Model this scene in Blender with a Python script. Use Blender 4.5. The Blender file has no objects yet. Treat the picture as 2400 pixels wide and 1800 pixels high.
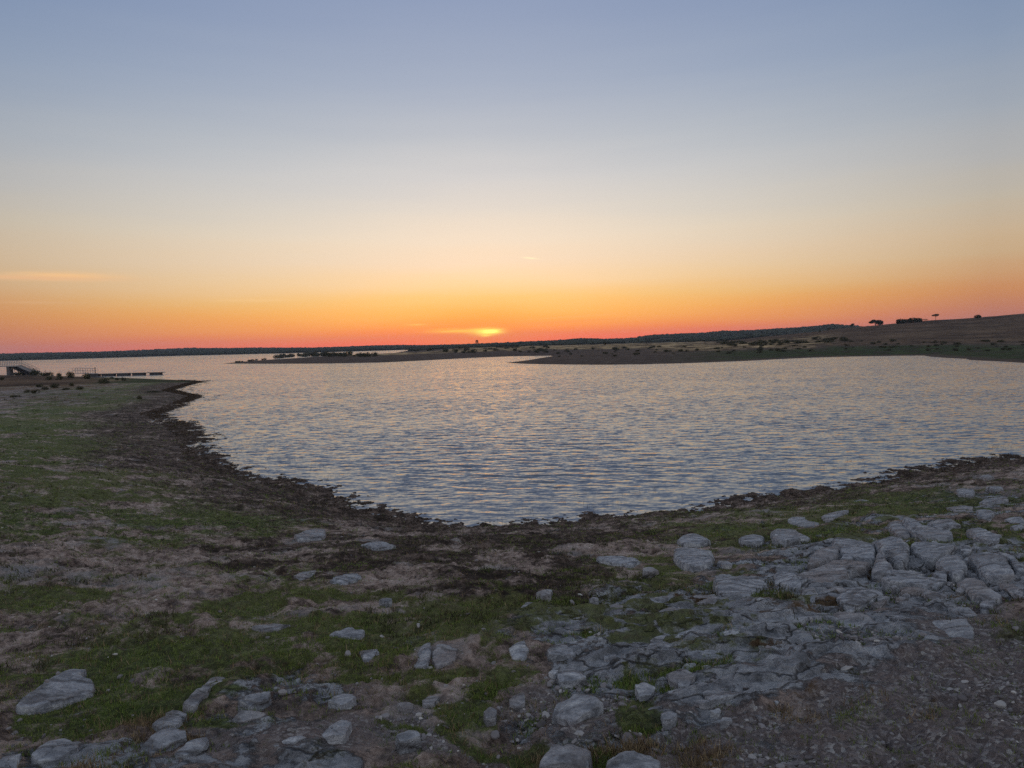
import bpy, math, random
import numpy as np
from mathutils import Matrix, Vector

# ------------------------------------------------------------------ camera
scene = bpy.context.scene
CH = 5.0                       # eye height above the lake
F = 1733.0                     # focal length in px of the 2400 px wide photograph
PITCH = math.radians(3.15)
ROLL = math.radians(1.5)
fw = Vector((0, math.cos(PITCH), -math.sin(PITCH)))
up0 = Vector((0, math.sin(PITCH), math.cos(PITCH)))
rt0 = Vector((1, 0, 0))
upv = up0 * math.cos(ROLL) + rt0 * math.sin(ROLL)
rtv = rt0 * math.cos(ROLL) - up0 * math.sin(ROLL)
cam = bpy.data.cameras.new("camera")
cam.sensor_width = 36.0
cam.lens = 36.0 * F / 2400.0
cam.clip_start = 0.05
cam.clip_end = 30000
co = bpy.data.objects.new("camera", cam)
scene.collection.objects.link(co)
co.matrix_world = Matrix(((rtv.x, upv.x, -fw.x, 0), (rtv.y, upv.y, -fw.y, 0), (rtv.z, upv.z, -fw.z, CH), (0, 0, 0, 1)))
scene.camera = co
FW, UP, RT = np.array(fw), np.array(upv), np.array(rtv)

def px_dir(px, py):
    a = (np.asarray(px, float) - 1200) / F
    b = (900 - np.asarray(py, float)) / F
    d = FW[None, :] + a[:, None] * RT[None, :] + b[:, None] * UP[None, :]
    return d / np.linalg.norm(d, axis=1)[:, None]

def to_px(x, y, z):
    v = np.stack([x, y, z - CH], -1)
    f = v @ FW
    f = np.where(f < 0.1, 0.1, f)
    return 1200 + (v @ RT) / f * F, 900 - (v @ UP) / f * F

# ------------------------------------------------------------------ sky
SUN_AZ = math.radians(-2.15)
SUN_EL = math.radians(0.95)
def lin(h):
    h = h.lstrip('#')
    c = [int(h[i:i + 2], 16) / 255 for i in (0, 2, 4)]
    return [(v / 12.92 if v <= 0.04045 else ((v + 0.055) / 1.055) ** 2.4) for v in c] + [1]

world = bpy.data.worlds.new("World")
scene.world = world
world.use_nodes = True
wt = world.node_tree
for n in list(wt.nodes): wt.nodes.remove(n)

def N(t, kind, **kw):
    n = t.nodes.new(kind)
    for k, v in kw.items():
        if k.startswith('i_'):
            key = k[2:]
            key = int(key) if key.isdigit() else key.replace('_', ' ')
            n.inputs[key].default_value = v
        else:
            setattr(n, k, v)
    return n
def M(t, op, a, b=None, c=None, clamp=False):
    n = t.nodes.new('ShaderNodeMath'); n.operation = op; n.use_clamp = clamp
    for i, v in enumerate((a, b, c)):
        if v is None: continue
        if isinstance(v, (int, float)): n.inputs[i].default_value = v
        else: t.links.new(v, n.inputs[i])
    return n.outputs[0]
def ramp(t, fac, stops, interp='LINEAR'):
    n = t.nodes.new('ShaderNodeValToRGB')
    n.color_ramp.interpolation = interp
    e = n.color_ramp.elements
    while len(e) > 1: e.remove(e[-1])
    for i, (p, c) in enumerate(stops):
        el = e[0] if i == 0 else e.new(p)
        el.position = p
        el.color = c if not isinstance(c, str) else lin(c)
    if fac is not None: t.links.new(fac, n.inputs[0])
    return n.outputs[0]
def mixc(t, fac, a, b, mode='MIX'):
    n = t.nodes.new('ShaderNodeMix'); n.data_type = 'RGBA'; n.blend_type = mode
    for s, v in ((n.inputs[0], fac), (n.inputs[6], a), (n.inputs[7], b)):
        if isinstance(v, (int, float)): s.default_value = v
        elif isinstance(v, (list, tuple)): s.default_value = list(v) if len(v) == 4 else list(v) + [1]
        else: t.links.new(v, s)
    return n.outputs[2]
def mrange(t, v, a, b, c=0.0, d=1.0, smooth=False):
    n = t.nodes.new('ShaderNodeMapRange')
    if smooth: n.interpolation_type = 'SMOOTHSTEP'
    t.links.new(v, n.inputs[0])
    for i, x in enumerate((a, b, c, d)): n.inputs[i + 1].default_value = x
    return n.outputs[0]

tc = N(wt, 'ShaderNodeTexCoord')
sep = N(wt, 'ShaderNodeSeparateXYZ'); wt.links.new(tc.outputs['Generated'], sep.inputs[0])
elev = M(wt, 'MULTIPLY', M(wt, 'ARCSINE', sep.outputs[2]), 180 / math.pi)          # degrees
azim = M(wt, 'MULTIPLY', M(wt, 'ARCTAN2', sep.outputs[0], sep.outputs[1]), 180 / math.pi)
daz = M(wt, 'SUBTRACT', azim, math.degrees(SUN_AZ))
adz = M(wt, 'ABSOLUTE', daz)
wn = N(wt, 'ShaderNodeCombineXYZ')
wt.links.new(M(wt, 'MULTIPLY', azim, 0.05), wn.inputs[0]); wt.links.new(M(wt, 'MULTIPLY', elev, 0.6), wn.inputs[1])
wno = N(wt, 'ShaderNodeTexNoise', i_Scale=1.0, i_Detail=4.0); wt.links.new(wn.outputs[0], wno.inputs['Vector'])
jit = M(wt, 'MULTIPLY', M(wt, 'SUBTRACT', wno.outputs[0], 0.5), 1.5)
elj = M(wt, 'ADD', elev, M(wt, 'MULTIPLY', jit, mrange(wt, elev, 0, 8, 0.6, 1.0)))
ef = M(wt, 'DIVIDE', elj, 90.0, clamp=True)
def E(d): return max(d, 0) / 90
def sc(h, k):
    c = lin(h); return (c[0] * k, c[1] * k, c[2] * k, 1)
center = [(0, sc('#fb6a42', 1.25)), (E(.45), sc('#fd7442', 1.2)), (E(.95), sc('#fe8a42', 1.15)), (E(1.5), sc('#fea24a', 1.12)), (E(2.3), sc('#feb85c', 1.08)), (E(3.4), '#fecd7e'),
          (E(4.7), '#fad9a8'), (E(6.2), '#f3ddc0'), (E(8), '#eddfca'), (E(10), '#dfd9ce'), (E(12.5), '#cfd0d0'), (E(15), '#bdc3ca'),
          (E(19), '#a3afc3'), (E(25), '#8b9bba'), (E(35), '#7d8dab'), (E(55), '#75839c'), (E(90), '#868e9e')]
side = [(0, sc('#b46c60', 1.1)), (E(.6), sc('#b87262', 1.1)), (E(1.5), sc('#c07c60', 1.05)), (E(2.7), '#cb8b5c'), (E(3.8), '#ca9c72'), (E(5.2), '#c8aa86'),
        (E(6.5), '#c8b092'), (E(8.5), '#beb4a4'), (E(11), '#b0b0b0'), (E(14), '#a0a8b3'), (E(18), '#8a9ab2'), (E(23), '#768bad'), (E(30), '#7488a8'),
        (E(55), '#748198'), (E(90), '#868e9e')]
back = [(0, '#bcaeb6'), (E(4), '#dcc8c4'), (E(9), '#e2d6d6'), (E(16), '#dadce2'), (E(35), '#c6cdd9'), (E(60), '#a2acbc'), (E(90), '#868fa2')]  # sky behind the camera, out of view, made brighter to fill-light the bank
c0 = ramp(wt, ef, center); c1 = ramp(wt, ef, side); c2 = ramp(wt, ef, back)
m1 = mrange(wt, M(wt, 'POWER', M(wt, 'DIVIDE', adz, 35.0, clamp=True), 1.7), 0, 1, 0, 1)
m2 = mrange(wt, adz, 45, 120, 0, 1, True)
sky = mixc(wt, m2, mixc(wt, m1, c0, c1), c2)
# soft brightening round the sun
g = M(wt, 'POWER', 2.718, M(wt, 'MULTIPLY', M(wt, 'ADD', M(wt, 'POWER', M(wt, 'DIVIDE', daz, 4.5), 2), M(wt, 'POWER', M(wt, 'DIVIDE', M(wt, 'SUBTRACT', elev, 0.9), 2.0), 2)), -1))
sky = mixc(wt, M(wt, 'MULTIPLY', g, 0.55), sky, lin('#ff9a3c'))
def streak(daz_c, el_c, wa, we, col, k, tilt=0.0, nz=0.5, nsc=(0.9, 7.0), base=None):
    """a sunlit band of thin cloud in the sky, by azimuth and elevation"""
    global sky
    dx = M(wt, 'SUBTRACT', azim, daz_c)
    v = N(wt, 'ShaderNodeCombineXYZ')
    wt.links.new(M(wt, 'MULTIPLY', azim, nsc[0]), v.inputs[0]); wt.links.new(M(wt, 'MULTIPLY', elev, nsc[1]), v.inputs[1])
    no = N(wt, 'ShaderNodeTexNoise', i_Scale=1.0, i_Detail=3.0); wt.links.new(v.outputs[0], no.inputs['Vector'])
    ns = M(wt, 'MULTIPLY', M(wt, 'SUBTRACT', no.outputs[0], 0.5), nz * 4)
    dy = M(wt, 'SUBTRACT', M(wt, 'SUBTRACT', elev, el_c), M(wt, 'MULTIPLY', dx, tilt))
    q = M(wt, 'ADD', M(wt, 'POWER', M(wt, 'DIVIDE', dx, wa), 2), M(wt, 'POWER', M(wt, 'DIVIDE', dy, we), 2))
    f = M(wt, 'POWER', 2.718, M(wt, 'MULTIPLY', M(wt, 'ADD', q, M(wt, 'MULTIPLY', ns, M(wt, 'MINIMUM', q, 1.0))), -1))
    sky = mixc(wt, M(wt, 'MULTIPLY', f, k, clamp=True), sky, lin(col) if isinstance(col, str) else list(col) + [1])
def px_ae(px, py):
    d = px_dir([px], [py])[0]
    return math.degrees(math.atan2(d[0], d[1])), math.degrees(math.asin(d[2]))
for (px, py, wpx, hpx, col, k, tilt) in [
        (1075, 776, 48, 4.0, (1.3, .70, .09), 0.8, 0.0), (1137, 777, 28, 7.5, (1.35, .92, .13), 1.0, 0.0), (1150, 777, 17, 4.6, (2.0, 1.5, .25), 1.2, 0.0), (1138, 786, 10, 3.0, (1.4, .9, .12), .9, 0.0), (1050, 771, 30, 2.4, '#ffc048', .5, 0),
        (1243, 605, 13, 1.6, '#fff4c8', 1.0, -0.12), (975, 761, 16, 2.0, '#ffc868', .7, 0.0), (150, 647, 75, 7, '#f4c48e', 1.0, 0.0), (60, 651, 110, 4.5, '#e8b88c', .9, 0.0),
        (90, 709, 60, 2.5, '#dcae80', .5, 0), (1350, 742, 90, 1.6, '#ffb868', .6, 0.03), (1330, 754, 110, 3, '#ffa058', .45, 0.03), (600, 704, 60, 3, '#f8cc90', .5, 0)]:
    a, e = px_ae(px, py)
    streak(a, e, wpx / F * 57.3 * 1.2, hpx / F * 57.3, col, k, tilt)
nish = N(wt, 'ShaderNodeTexSky', sky_type='NISHITA')
nish.sun_disc = False; nish.sun_elevation = SUN_EL; nish.sun_rotation = SUN_AZ
nish.air_density = 1.2; nish.dust_density = 2.0
b1 = N(wt, 'ShaderNodeBackground'); b1.inputs[1].default_value = 0.015
wt.links.new(nish.outputs[0], b1.inputs[0])
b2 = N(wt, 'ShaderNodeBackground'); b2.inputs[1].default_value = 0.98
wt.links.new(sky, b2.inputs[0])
ad = N(wt, 'ShaderNodeAddShader'); wt.links.new(b1.outputs[0], ad.inputs[0]); wt.links.new(b2.outputs[0], ad.inputs[1])
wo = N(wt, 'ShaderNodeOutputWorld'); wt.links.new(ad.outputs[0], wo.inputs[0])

sun = bpy.data.lights.new("sun", 'SUN')
sun.energy = 0.012; sun.angle = math.radians(9); sun.color = (1.0, 0.42, 0.14)
so = bpy.data.objects.new("sun", sun); scene.collection.objects.link(so)
sd_ = Vector((math.sin(SUN_AZ) * math.cos(SUN_EL), math.cos(SUN_AZ) * math.cos(SUN_EL), math.sin(SUN_EL)))
so.rotation_euler = sd_.to_track_quat('Z', 'Y').to_euler()

vs = scene.view_settings
vs.view_transform = 'Standard'; vs.look = 'None'; vs.exposure = 0.0; vs.gamma = 1.0
scene.cycles.max_bounces = 6
scene.cycles.use_denoising = False
scene.cycles.volume_bounces = 0
scene.cycles.volume_step_rate = 1.0
scene.cycles.diffuse_bounces = 2
scene.cycles.glossy_bounces = 3

# ------------------------------------------------------------------ numeric helpers
rng = np.random.default_rng(7)
random.seed(7)
def _h(ix, iy, seed):
    h = (ix.astype(np.int64) * 374761393 + iy.astype(np.int64) * 668265263 + seed * 982451653) & 0xffffffff
    h = ((h ^ (h >> 13)) * 1274126177) & 0xffffffff
    h = h ^ (h >> 16)
    return (h & 0xffff) / 65535.0
def vnoise(x, y, seed=0):
    """value noise, 0..1"""
    ix = np.floor(x); iy = np.floor(y)
    fx = x - ix; fy = y - iy
    fx = fx * fx * fx * (fx * (fx * 6 - 15) + 10); fy = fy * fy * fy * (fy * (fy * 6 - 15) + 10)
    a = _h(ix, iy, seed); b = _h(ix + 1, iy, seed); c = _h(ix, iy + 1, seed); d = _h(ix + 1, iy + 1, seed)
    return (a * (1 - fx) + b * fx) * (1 - fy) + (c * (1 - fx) + d * fx) * fy
def fbm(x, y, seed=0, oct=4, gain=0.5):
    s = 0; a = 1; t = 0
    for o in range(oct):
        cs, sn = math.cos(o * 1.1), math.sin(o * 1.1)
        s = s + a * vnoise((x * cs - y * sn) * 2 ** o + 17 * o, (x * sn + y * cs) * 2 ** o - 9 * o, seed + o); t += a; a *= gain
    return s / t
def sstep(a, b, x):
    t = np.clip((x - a) / (b - a), 0, 1); return t * t * (3 - 2 * t)

def plane_pt(px, py, z=0.0):
    d = px_dir(px, py)
    t = (z - CH) / d[:, 2]
    return np.stack([d[:, 0] * t, d[:, 1] * t], -1)

def sdist(P, X, Y):
    """signed distance to polygon, positive inside"""
    out = np.empty(X.shape); CHK = 120000
    A = P; B = np.roll(P, -1, 0)
    for s in range(0, X.size, CHK):
        x = X[s:s + CHK]; y = Y[s:s + CHK]
        best = np.full(x.shape, 1e18); ins = np.zeros(x.shape, bool)
        for (ax, ay), (bx, by) in zip(A, B):
            ex, ey = bx - ax, by - ay
            L = ex * ex + ey * ey + 1e-12
            t = np.clip(((x - ax) * ex + (y - ay) * ey) / L, 0, 1)
            dx = x - ax - t * ex; dy = y - ay - t * ey
            best = np.minimum(best, dx * dx + dy * dy)
            if ay != by:
                c = (ay > y) != (by > y)
                ins ^= c & (x < ex * (y - ay) / (by - ay) + ax)
        out[s:s + CHK] = np.where(ins, 1, -1) * np.sqrt(best)
    return out

# shorelines, traced on the water surface, in px of the photograph
k = 1.085
near_px = [(-700, 868), (-300, 873), (0, 879), (150, 881.5), (240, 884), (330, 887), (430, 891), (480, 894.5),
           (455, 899), (407, 914), (440, 921), (475, 927), (450, 940), (420, 955), (374, 969), (405, 979), (434, 993), (467, 1014), (490, 1040), (500, 1062),
           (520, 1085), (560, 1098), (607, 1115), (660, 1124), (705, 1130), (755, 1145), (792, 1161), (825, 1176), (857, 1188), (905, 1203), (945, 1215), (985, 1224), (1030, 1229),
           (1080, 1232), (1140, 1235), (1200, 1233), (1250, 1232), (1290, 1228), (1340, 1218), (1410, 1205), (1470, 1203), (1520, 1202), (1570, 1200), (1627, 1196), (1680, 1185), (1736, 1172), (1790, 1163), (1844, 1152),
           (1900, 1147), (1953, 1137), (2010, 1128), (2061, 1118), (2120, 1106), (2170, 1096), (2230, 1085), (2279, 1076), (2340, 1071), (2400, 1068), (2600, 1055), (2900, 1040)]
Pn = plane_pt(*zip(*near_px))
Pn = np.vstack([Pn, [[200, 20], [500, -60], [500, -600], [-900, -600], [-900, 200]]])
far_px = [(-400, 857.2), (-200, 851.5), (0, 845.6), (100, 843.5), (200, 840.5), (400, 834.5), (700, 827.3), (900, 821.5), (945, 820), (975, 818.6),
          (930, 826.5), (880, 833), (800, 838.5), (700, 842), (600, 847), (520, 852), (620, 852.6), (760, 852.2), (900, 849.5), (1000, 844.5), (1100, 839), (1200, 835), (1290, 833.6), (1296, 834.6),
          (1275, 838), (1235, 844.5), (1185, 850.6), (1240, 853), (1320, 854.2), (1400, 855), (1500, 854), (1600, 851.5), (1680, 848.5), (1750, 845.8), (1820, 842), (1900, 838.3), (2000, 835.5), (2100, 834), (2165, 833.4),
          (2180, 836), (2220, 839), (2265, 841), (2275, 844), (2340, 847), (2400, 850.5), (2600, 862), (2900, 875)]
Pf = plane_pt(*zip(*far_px))
Pf = np.vstack([Pf, [[250, 40], [800, -300], [9500, -300], [9500, 9500], [-9500, 9500], [-9500, 300], [-3000, 600]]])

def prof(pts, R, lower=0.0):
    d = px_dir(*zip(*pts))
    az = np.arctan2(d[:, 0], d[:, 1])
    z = CH + R * d[:, 2] / np.hypot(d[:, 0], d[:, 1]) - lower
    return az, z
RH, RF, RL = 560.0, 1300.0, 2000.0
hill = prof([(1200, 822), (1500, 813), (1620, 806), (1700, 799.5), (1812, 787), (1900, 778.5), (1968, 770), (2027, 765), (2081, 759.5), (2126, 756), (2189, 750.5), (2284, 746.5), (2400, 737), (2700, 712), (3000, 700)], RH)
forest = prof([(700, 822), (900, 815), (1144, 805), (1225, 802), (1307, 797), (1361, 792.5), (1415, 795), (1470, 794), (1500, 790), (1529, 785.5), (1608, 782), (1653, 780), (1694, 775.5), (1766, 774.5), (1834, 770), (1900, 766), (1950, 760), (1995, 764), (2100, 770), (2400, 775)], RF, 2.2)
farl = prof([(-600, 838), (0, 828.5), (113, 825.5), (226, 824), (339, 819.5), (452, 815), (563, 815), (725, 814.4), (807, 812), (860, 809.5), (915, 808.5), (1000, 808.5), (1144, 805), (1400, 801), (2400, 780)], RL, 3.0)

def ell(X, Y, lst):
    """soft union of ellipses given in photograph px"""
    out = np.zeros(X.shape)
    for e in lst:
        cx, cy, rx, ry = e[:4]; w = e[4] if len(e) > 4 else 1.0
        q = ((X - cx) / rx) ** 2 + ((Y - cy) / ry) ** 2
        out = np.maximum(out, w * np.clip(1.35 - 0.7 * q, 0, 1))
    return out
BEDR = [(2120, 1330, 330, 80, .9), (1850, 1400, 260, 70, .7), (1700, 1480, 330, 100, .9), (1560, 1560, 260, 90, .85), (1760, 1610, 270, 70, .95), (2150, 1390, 260, 60, .7), (560, 1640, 180, 60, .6), (320, 1760, 300, 50, .6), (1300, 1480, 130, 60, .7), (1950, 1500, 240, 60, .9),
        (1420, 1760, 260, 60, .5), (2300, 1190, 120, 40, .5), (2200, 1240, 160, 26, .5), (720, 1740, 160, 60, .5), (860, 1530, 60, 30, .4), (1720, 1250, 120, 20, .35), (1100, 1640, 40, 30, .3)]
ZB, ZA, ZC, ZD = (1600, 1000), (1600, 1300), (800, 1300), (0, 1300)
def P2(s): return [tuple(float(v) for v in q.split(',')) for q in s.split()]
# zone, outline, height (m), tilt, label
ROCKS = [
 (ZB, "-40,740 0,710 70,695 150,720 180,745 100,765 0,765", .12, "rounded grey rock in grass, alone above the broad pale slab"),
 (ZB, "-60,800 0,790 170,795 215,850 190,890 90,930 20,910 -50,880", .14, "broad pale slab with a squared back edge, bare soil to its right"),
 (ZB, "360,730 480,695 530,720 520,750 430,765 370,755", .14, "low grey rock touching the loaf-shaped rock on its left side"),
 (ZB, "565,700 610,672 720,680 800,715 830,735 700,755 590,745", .2, "smooth loaf-shaped rock with a rounded top in the upper grass"),
 (ZB, "680,610 720,585 790,590 800,610 890,630 880,665 780,655 690,630", .16, "knobbly two-humped rock below the dark shore weed on the right"),
 (ZB, "610,575 660,555 720,570 690,600 630,600", .08, "small brownish rock just left of the two-humped rock"),
 (ZB, "890,590 1000,550 1080,548 1075,570 1000,590 960,625 910,625", .12, "slanting grey rock rising right of the two-humped rock"),
 (ZB, "1095,490 1160,475 1210,485 1160,500", .06, "small flat rock alone in the grass near the right waterline"),
 (ZB, "560,815 600,808 730,835 725,845 640,840", .05, "thin knife-shaped flake of slate lying on the grass"),
 (ZB, "1325,640 1350,620 1400,612 1440,640 1480,730 1420,735 1360,700 1330,665", .38, "dark steep block at the left end of the tilted outcrop"),
 (ZB, "1415,620 1440,600 1490,610 1530,650 1640,690 1760,700 1760,735 1650,740 1530,735 1470,710 1430,660", .34, "long tilted slab leaning right across the back of the outcrop"),
 (ZB, "1580,645 1640,620 1730,612 1800,650 1720,670 1650,680", .26, "flat-topped slab resting behind the long tilted slab"),
 (ZB, "1830,680 1880,670 1990,700 2070,735 2040,760 1920,755 1870,720", .16, "layered slab beside the long tilted slab, with brown grass below"),
 (ZB, "1920,500 1960,480 2110,460 2110,490 2050,525 1960,525", .18, "long rock with a shadowed front in the upper right group"),
 (ZB, "1705,540 1800,525 1885,530 1885,560 1820,585 1750,560", .1, "flat pale rock bordered by bright grass in the upper right group"),
 (ZB, "1895,560 1950,545 2030,570 2000,605 1910,600", .14, "squat boulder right of the flat pale rock in the upper right group"),
 (ZB, "2080,605 2150,592 2212,605 2215,640 2120,630", .12, "rounded rock cut by the right edge, above its brother"),
 (ZB, "2120,650 2180,640 2212,650 2216,690 2160,670", .12, "low rock at the right edge below the rounded one"),
 (ZB, "1770,420 1830,405 1895,420 1880,450 1790,445", .1, "small pale rock at the top of the upper right group"),
 (ZB, "1920,330 1980,312 2020,330 1980,345", .07, "small rock nearest the water on the far right"),
 (ZB, "1960,400 2030,390 2080,400 2020,412", .05, "thin sliver of rock in the gravel near the right edge"),
 (ZB, "960,770 990,740 1190,755 1250,780 1240,870 1180,880 1060,860 1020,840 1015,795 965,790", .3, "large flat-topped block at the crown of the outcrop"),
 (ZB, "850,830 890,795 1010,800 1010,850 950,880 800,935 820,880", .26, "wedge-shaped block below the left corner of the outcrop crown"),
 (ZB, "1200,745 1370,725 1470,790 1460,870 1400,925 1330,880 1260,820 1240,770", .3, "massive smooth slab in the middle of the outcrop crown"),
 (ZB, "1245,880 1265,830 1330,890 1365,930 1310,980 1220,970", .2, "pointed triangular block split off the massive smooth slab"),
 (ZB, "1480,790 1520,755 1640,770 1790,790 1700,840 1640,880 1560,870 1500,840", .26, "broad sloping slab right of the split in the outcrop"),
 (ZB, "1635,890 1700,845 1800,850 1850,930 1780,985 1700,960 1650,920", .26, "egg-shaped boulder below the broad sloping slab"),
 (ZB, "1790,790 1840,780 1880,800 1850,835 1800,820", .14, "small block perched above the egg-shaped boulder"),
 (ZB, "1840,850 1900,840 1990,830 2100,870 2160,990 2120,1000 2000,1000 1930,960 1900,900", .28, "large dark-edged slab between the egg-shaped boulder and right edge"),
 (ZB, "2000,825 2100,850 2212,900 2214,970 2160,960 2110,870", .2, "slab running out of the picture at the right of the outcrop"),
 (ZB, "1020,865 1180,890 1230,880 1180,940 1100,945 1060,1000 900,1050 790,1045 740,1000 880,930", .26, "biggest ramp-like slab sloping down left below the crown"),
 (ZA, "195,170 300,160 470,150 550,200 500,255 430,300 310,305 235,285 205,220", .26, "bulky square boulder with bright grass against its left side"),
 (ZA, "585,140 640,125 740,150 780,200 770,250 680,230 600,200", .2, "smooth block right of the bulky square boulder"),
 (ZA, "770,230 840,220 880,270 850,340 800,320 770,270", .16, "narrow tongue of rock pointing down from the ramp-like slab"),
 (ZA, "985,290 1060,235 1180,220 1260,230 1310,265 1230,300 1150,355 1060,350 1000,320", .22, "lens-shaped slab ringed by brown grass below the outcrop"),
 (ZA, "555,270 600,245 640,260 620,285 560,285", .1, "little round stone in moss under the bulky square boulder"),
 (ZA, "-20,300 40,280 200,290 330,345 300,360 150,345 20,330", .14, "long low rock lying between the two green tufts"),
 (ZA, "-60,440 60,370 150,345 220,370 215,470 100,490 -40,500", .22, "tall rounded hump at the left end of the middle row"),
 (ZA, "970,410 1050,390 1180,400 1240,450 1150,510 1060,500 990,460", .18, "knobby rock below the lens-shaped slab"),
 (ZA, "1300,430 1340,410 1440,430 1460,460 1380,480 1310,465", .12, "small mound of rock right of the knobby rock"),
 (ZA, "1590,430 1680,430 1850,450 1890,490 1890,565 1800,570 1740,550 1660,490", .16, "kite-shaped slab standing alone in gravel on the right"),
 (ZA, "1280,165 1500,160 1680,180 1720,200 1640,240 1500,210 1300,185", .14, "long narrow ledge behind the curved brown grass strip"),
 (ZA, "1400,230 1500,220 1640,250 1710,290 1700,330 1600,320 1540,270 1410,250", .15, "ledge sloping right just below the long narrow ledge"),
 (ZA, "1700,340 1790,350 1870,370 1920,420 1860,430 1780,400 1720,370", .1, "ragged tail of rock at the lower end of the right ledges"),
 (ZA, "1770,190 1840,175 1950,190 1990,240 2080,300 2040,320 1900,290 1800,225", .18, "slanting slab below the dark-edged slab near the right side"),
 (ZA, "2040,200 2100,195 2212,260 2214,310 2110,270 2050,230", .14, "grey wedge leaving the picture below the right of the outcrop"),
 (ZA, "1100,555 1300,575 1550,570 1690,605 1550,660 1430,690 1390,730 1300,730 1170,640", .16, "large triangular slab tapering right into the gravel"),
 (ZA, "985,640 1060,620 1160,635 1190,680 1120,710 1040,690", .14, "brownish hump touching the large triangular slab"),
 (ZA, "220,500 280,480 460,490 620,540 600,600 420,655 330,640 280,580 230,540", .2, "wide domed slab in the middle row beside the tall hump"),
 (ZA, "480,510 620,500 850,530 870,550 700,580 620,560", .18, "ridge of rock joining the two domes of the middle row"),
 (ZA, "665,600 760,560 860,545 930,620 900,660 780,670 690,640", .2, "high smooth dome at the right of the middle row"),
 (ZA, "500,660 560,610 640,600 670,660 620,700 540,700", .15, "rounded block carrying a pale pebble below the wide dome"),
 (ZA, "760,740 830,680 950,645 985,690 930,730 820,755", .14, "sloping slab under the high smooth dome"),
 (ZA, "470,730 520,700 650,730 640,780 540,770", .1, "low block above the mossy brown ridge"),
 (ZA, "20,640 90,560 180,530 260,600 330,680 250,700 100,720 30,700", .2, "large rounded hump at the lower left of the middle row"),
 (ZA, "-60,540 60,510 200,510 170,540 60,590 -20,640 -50,600", .14, "flattish rock wedged between the tall hump and the lower hump"),
 (ZA, "320,790 380,750 480,755 560,780 570,800 440,810 370,830", .14, "yellow-brown rock topped with moss below the middle row"),
 (ZA, "180,820 230,785 310,790 390,850 340,875 220,870", .12, "grooved round rock left of the mossy yellow-brown one"),
 (ZA, "120,900 180,885 340,900 430,930 300,965 180,985 150,950", .12, "blue-grey wedge with a straight upper edge in the lower gravel"),
 (ZA, "440,880 520,815 620,840 610,880 500,910", .1, "flat rock directly below the mossy yellow-brown one"),
 (ZA, "880,980 950,930 910,880 940,855 1060,880 1130,920 1100,970 1000,975", .15, "lowest large slab before the open gravel on the right"),
 (ZA, "740,980 820,950 880,980 840,1010 760,1010", .1, "small slab left of the lowest large slab"),
 (ZA, "465,1040 520,1005 610,1020 600,1060 500,1075", .09, "round low rock at the bottom of the middle gravel"),
 (ZA, "700,930 770,910 810,930 760,950", .06, "tiny pale rock between the mossy ridge and lowest slabs"),
 (ZA, "1900,710 1960,695 2030,710 2000,740 1920,745", .07, "small isolated rock in open gravel near the right edge"),
 (ZA, "1790,625 1840,610 1890,630 1870,655 1800,650", .06, "faint flat rock in gravel under the kite-shaped slab"),
 (ZA, "400,430 450,410 500,440 460,465 410,455", .1, "pale knob in the brown moss behind the wide dome"),
 (ZA, "-30,800 30,780 60,830 40,860 -30,860", .12, "short block left of the grooved round rock"),
 (ZC, "1650,25 1680,12 1790,12 1900,28 1935,50 1880,72 1760,60 1680,40", .09, "loose tabular slab with a shadowed underside on green turf"),
 (ZC, "1955,95 1990,85 2060,105 2000,115 1950,112", .06, "small pointed stone right of the loose tabular slab"),
 (ZC, "0,150 30,125 110,125 140,150 60,175 0,190 -80,180 -40,150", .09, "pale rock alone near the left of the centre mud"),
 (ZC, "240,290 290,280 330,300 290,315", .06, "little domed rock above the central green band"),
 (ZC, "-80,520 0,495 60,480 160,515 120,540 0,540", .06, "low pinkish rock at the left end of the green band"),
 (ZC, "110,640 170,615 235,615 260,690 200,725 140,710", .09, "squarish pale rock left of the twin split rock"),
 (ZC, "465,740 500,620 540,560 580,565 585,640 560,740", .13, "left half of the upright rock split by a crack"),
 (ZC, "590,640 620,580 700,590 755,610 740,690 620,740 588,700", .1, "pinkish right half of the upright split rock"),
 (ZC, "1240,510 1300,455 1350,475 1330,560 1280,585", .14, "left stone of the pair at the end of the green band"),
 (ZC, "1350,530 1370,490 1430,485 1465,530 1400,555", .12, "right stone of the pair at the end of the green band"),
 (ZC, "1485,500 1540,455 1640,440 1740,470 1730,500 1620,515 1520,535", .16, "long humped rock right of the stone pair"),
 (ZC, "1085,620 1120,580 1190,575 1215,620 1190,695 1110,690", .14, "smooth tongue of rock below and left of the stone pair"),
 (ZC, "1330,640 1400,600 1500,590 1520,650 1440,675 1350,680", .12, "flat rock under the stone pair with a straight right side"),
 (ZC, "1545,610 1580,560 1640,550 1670,590 1600,625", .1, "small sloping rock below the long humped rock"),
 (ZC, "1695,360 1740,335 1800,340 1850,370 1790,405 1720,400", .1, "round-backed rock behind the long humped rock"),
 (ZC, "1700,670 1770,645 1795,690 1740,705 1705,700", .1, "little cube-shaped stone with sharp edges in the gravel"),
 (ZC, "1400,810 1450,765 1510,745 1570,780 1590,815 1500,845 1410,850", .15, "helmet-shaped rock above the orange patch of soil"),
 (ZC, "1085,930 1120,900 1190,900 1190,950 1140,975 1090,965", .1, "small blue-grey knob left of the helmet-shaped rock"),
 (ZC, "1360,1020 1400,970 1520,910 1610,905 1660,920 1700,990 1620,1050 1500,1100 1420,1060", .16, "big blue-grey rock below the orange patch of soil"),
 (ZC, "1280,1370 1370,1250 1500,1240 1620,1280 1600,1382 1280,1400", .16, "wide rock cut by the bottom edge near the centre"),
 (ZC, "1720,1360 1800,1290 1960,1300 2080,1350 2050,1430 1720,1430", .14, "low rock at the bottom edge right of centre"),
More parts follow.
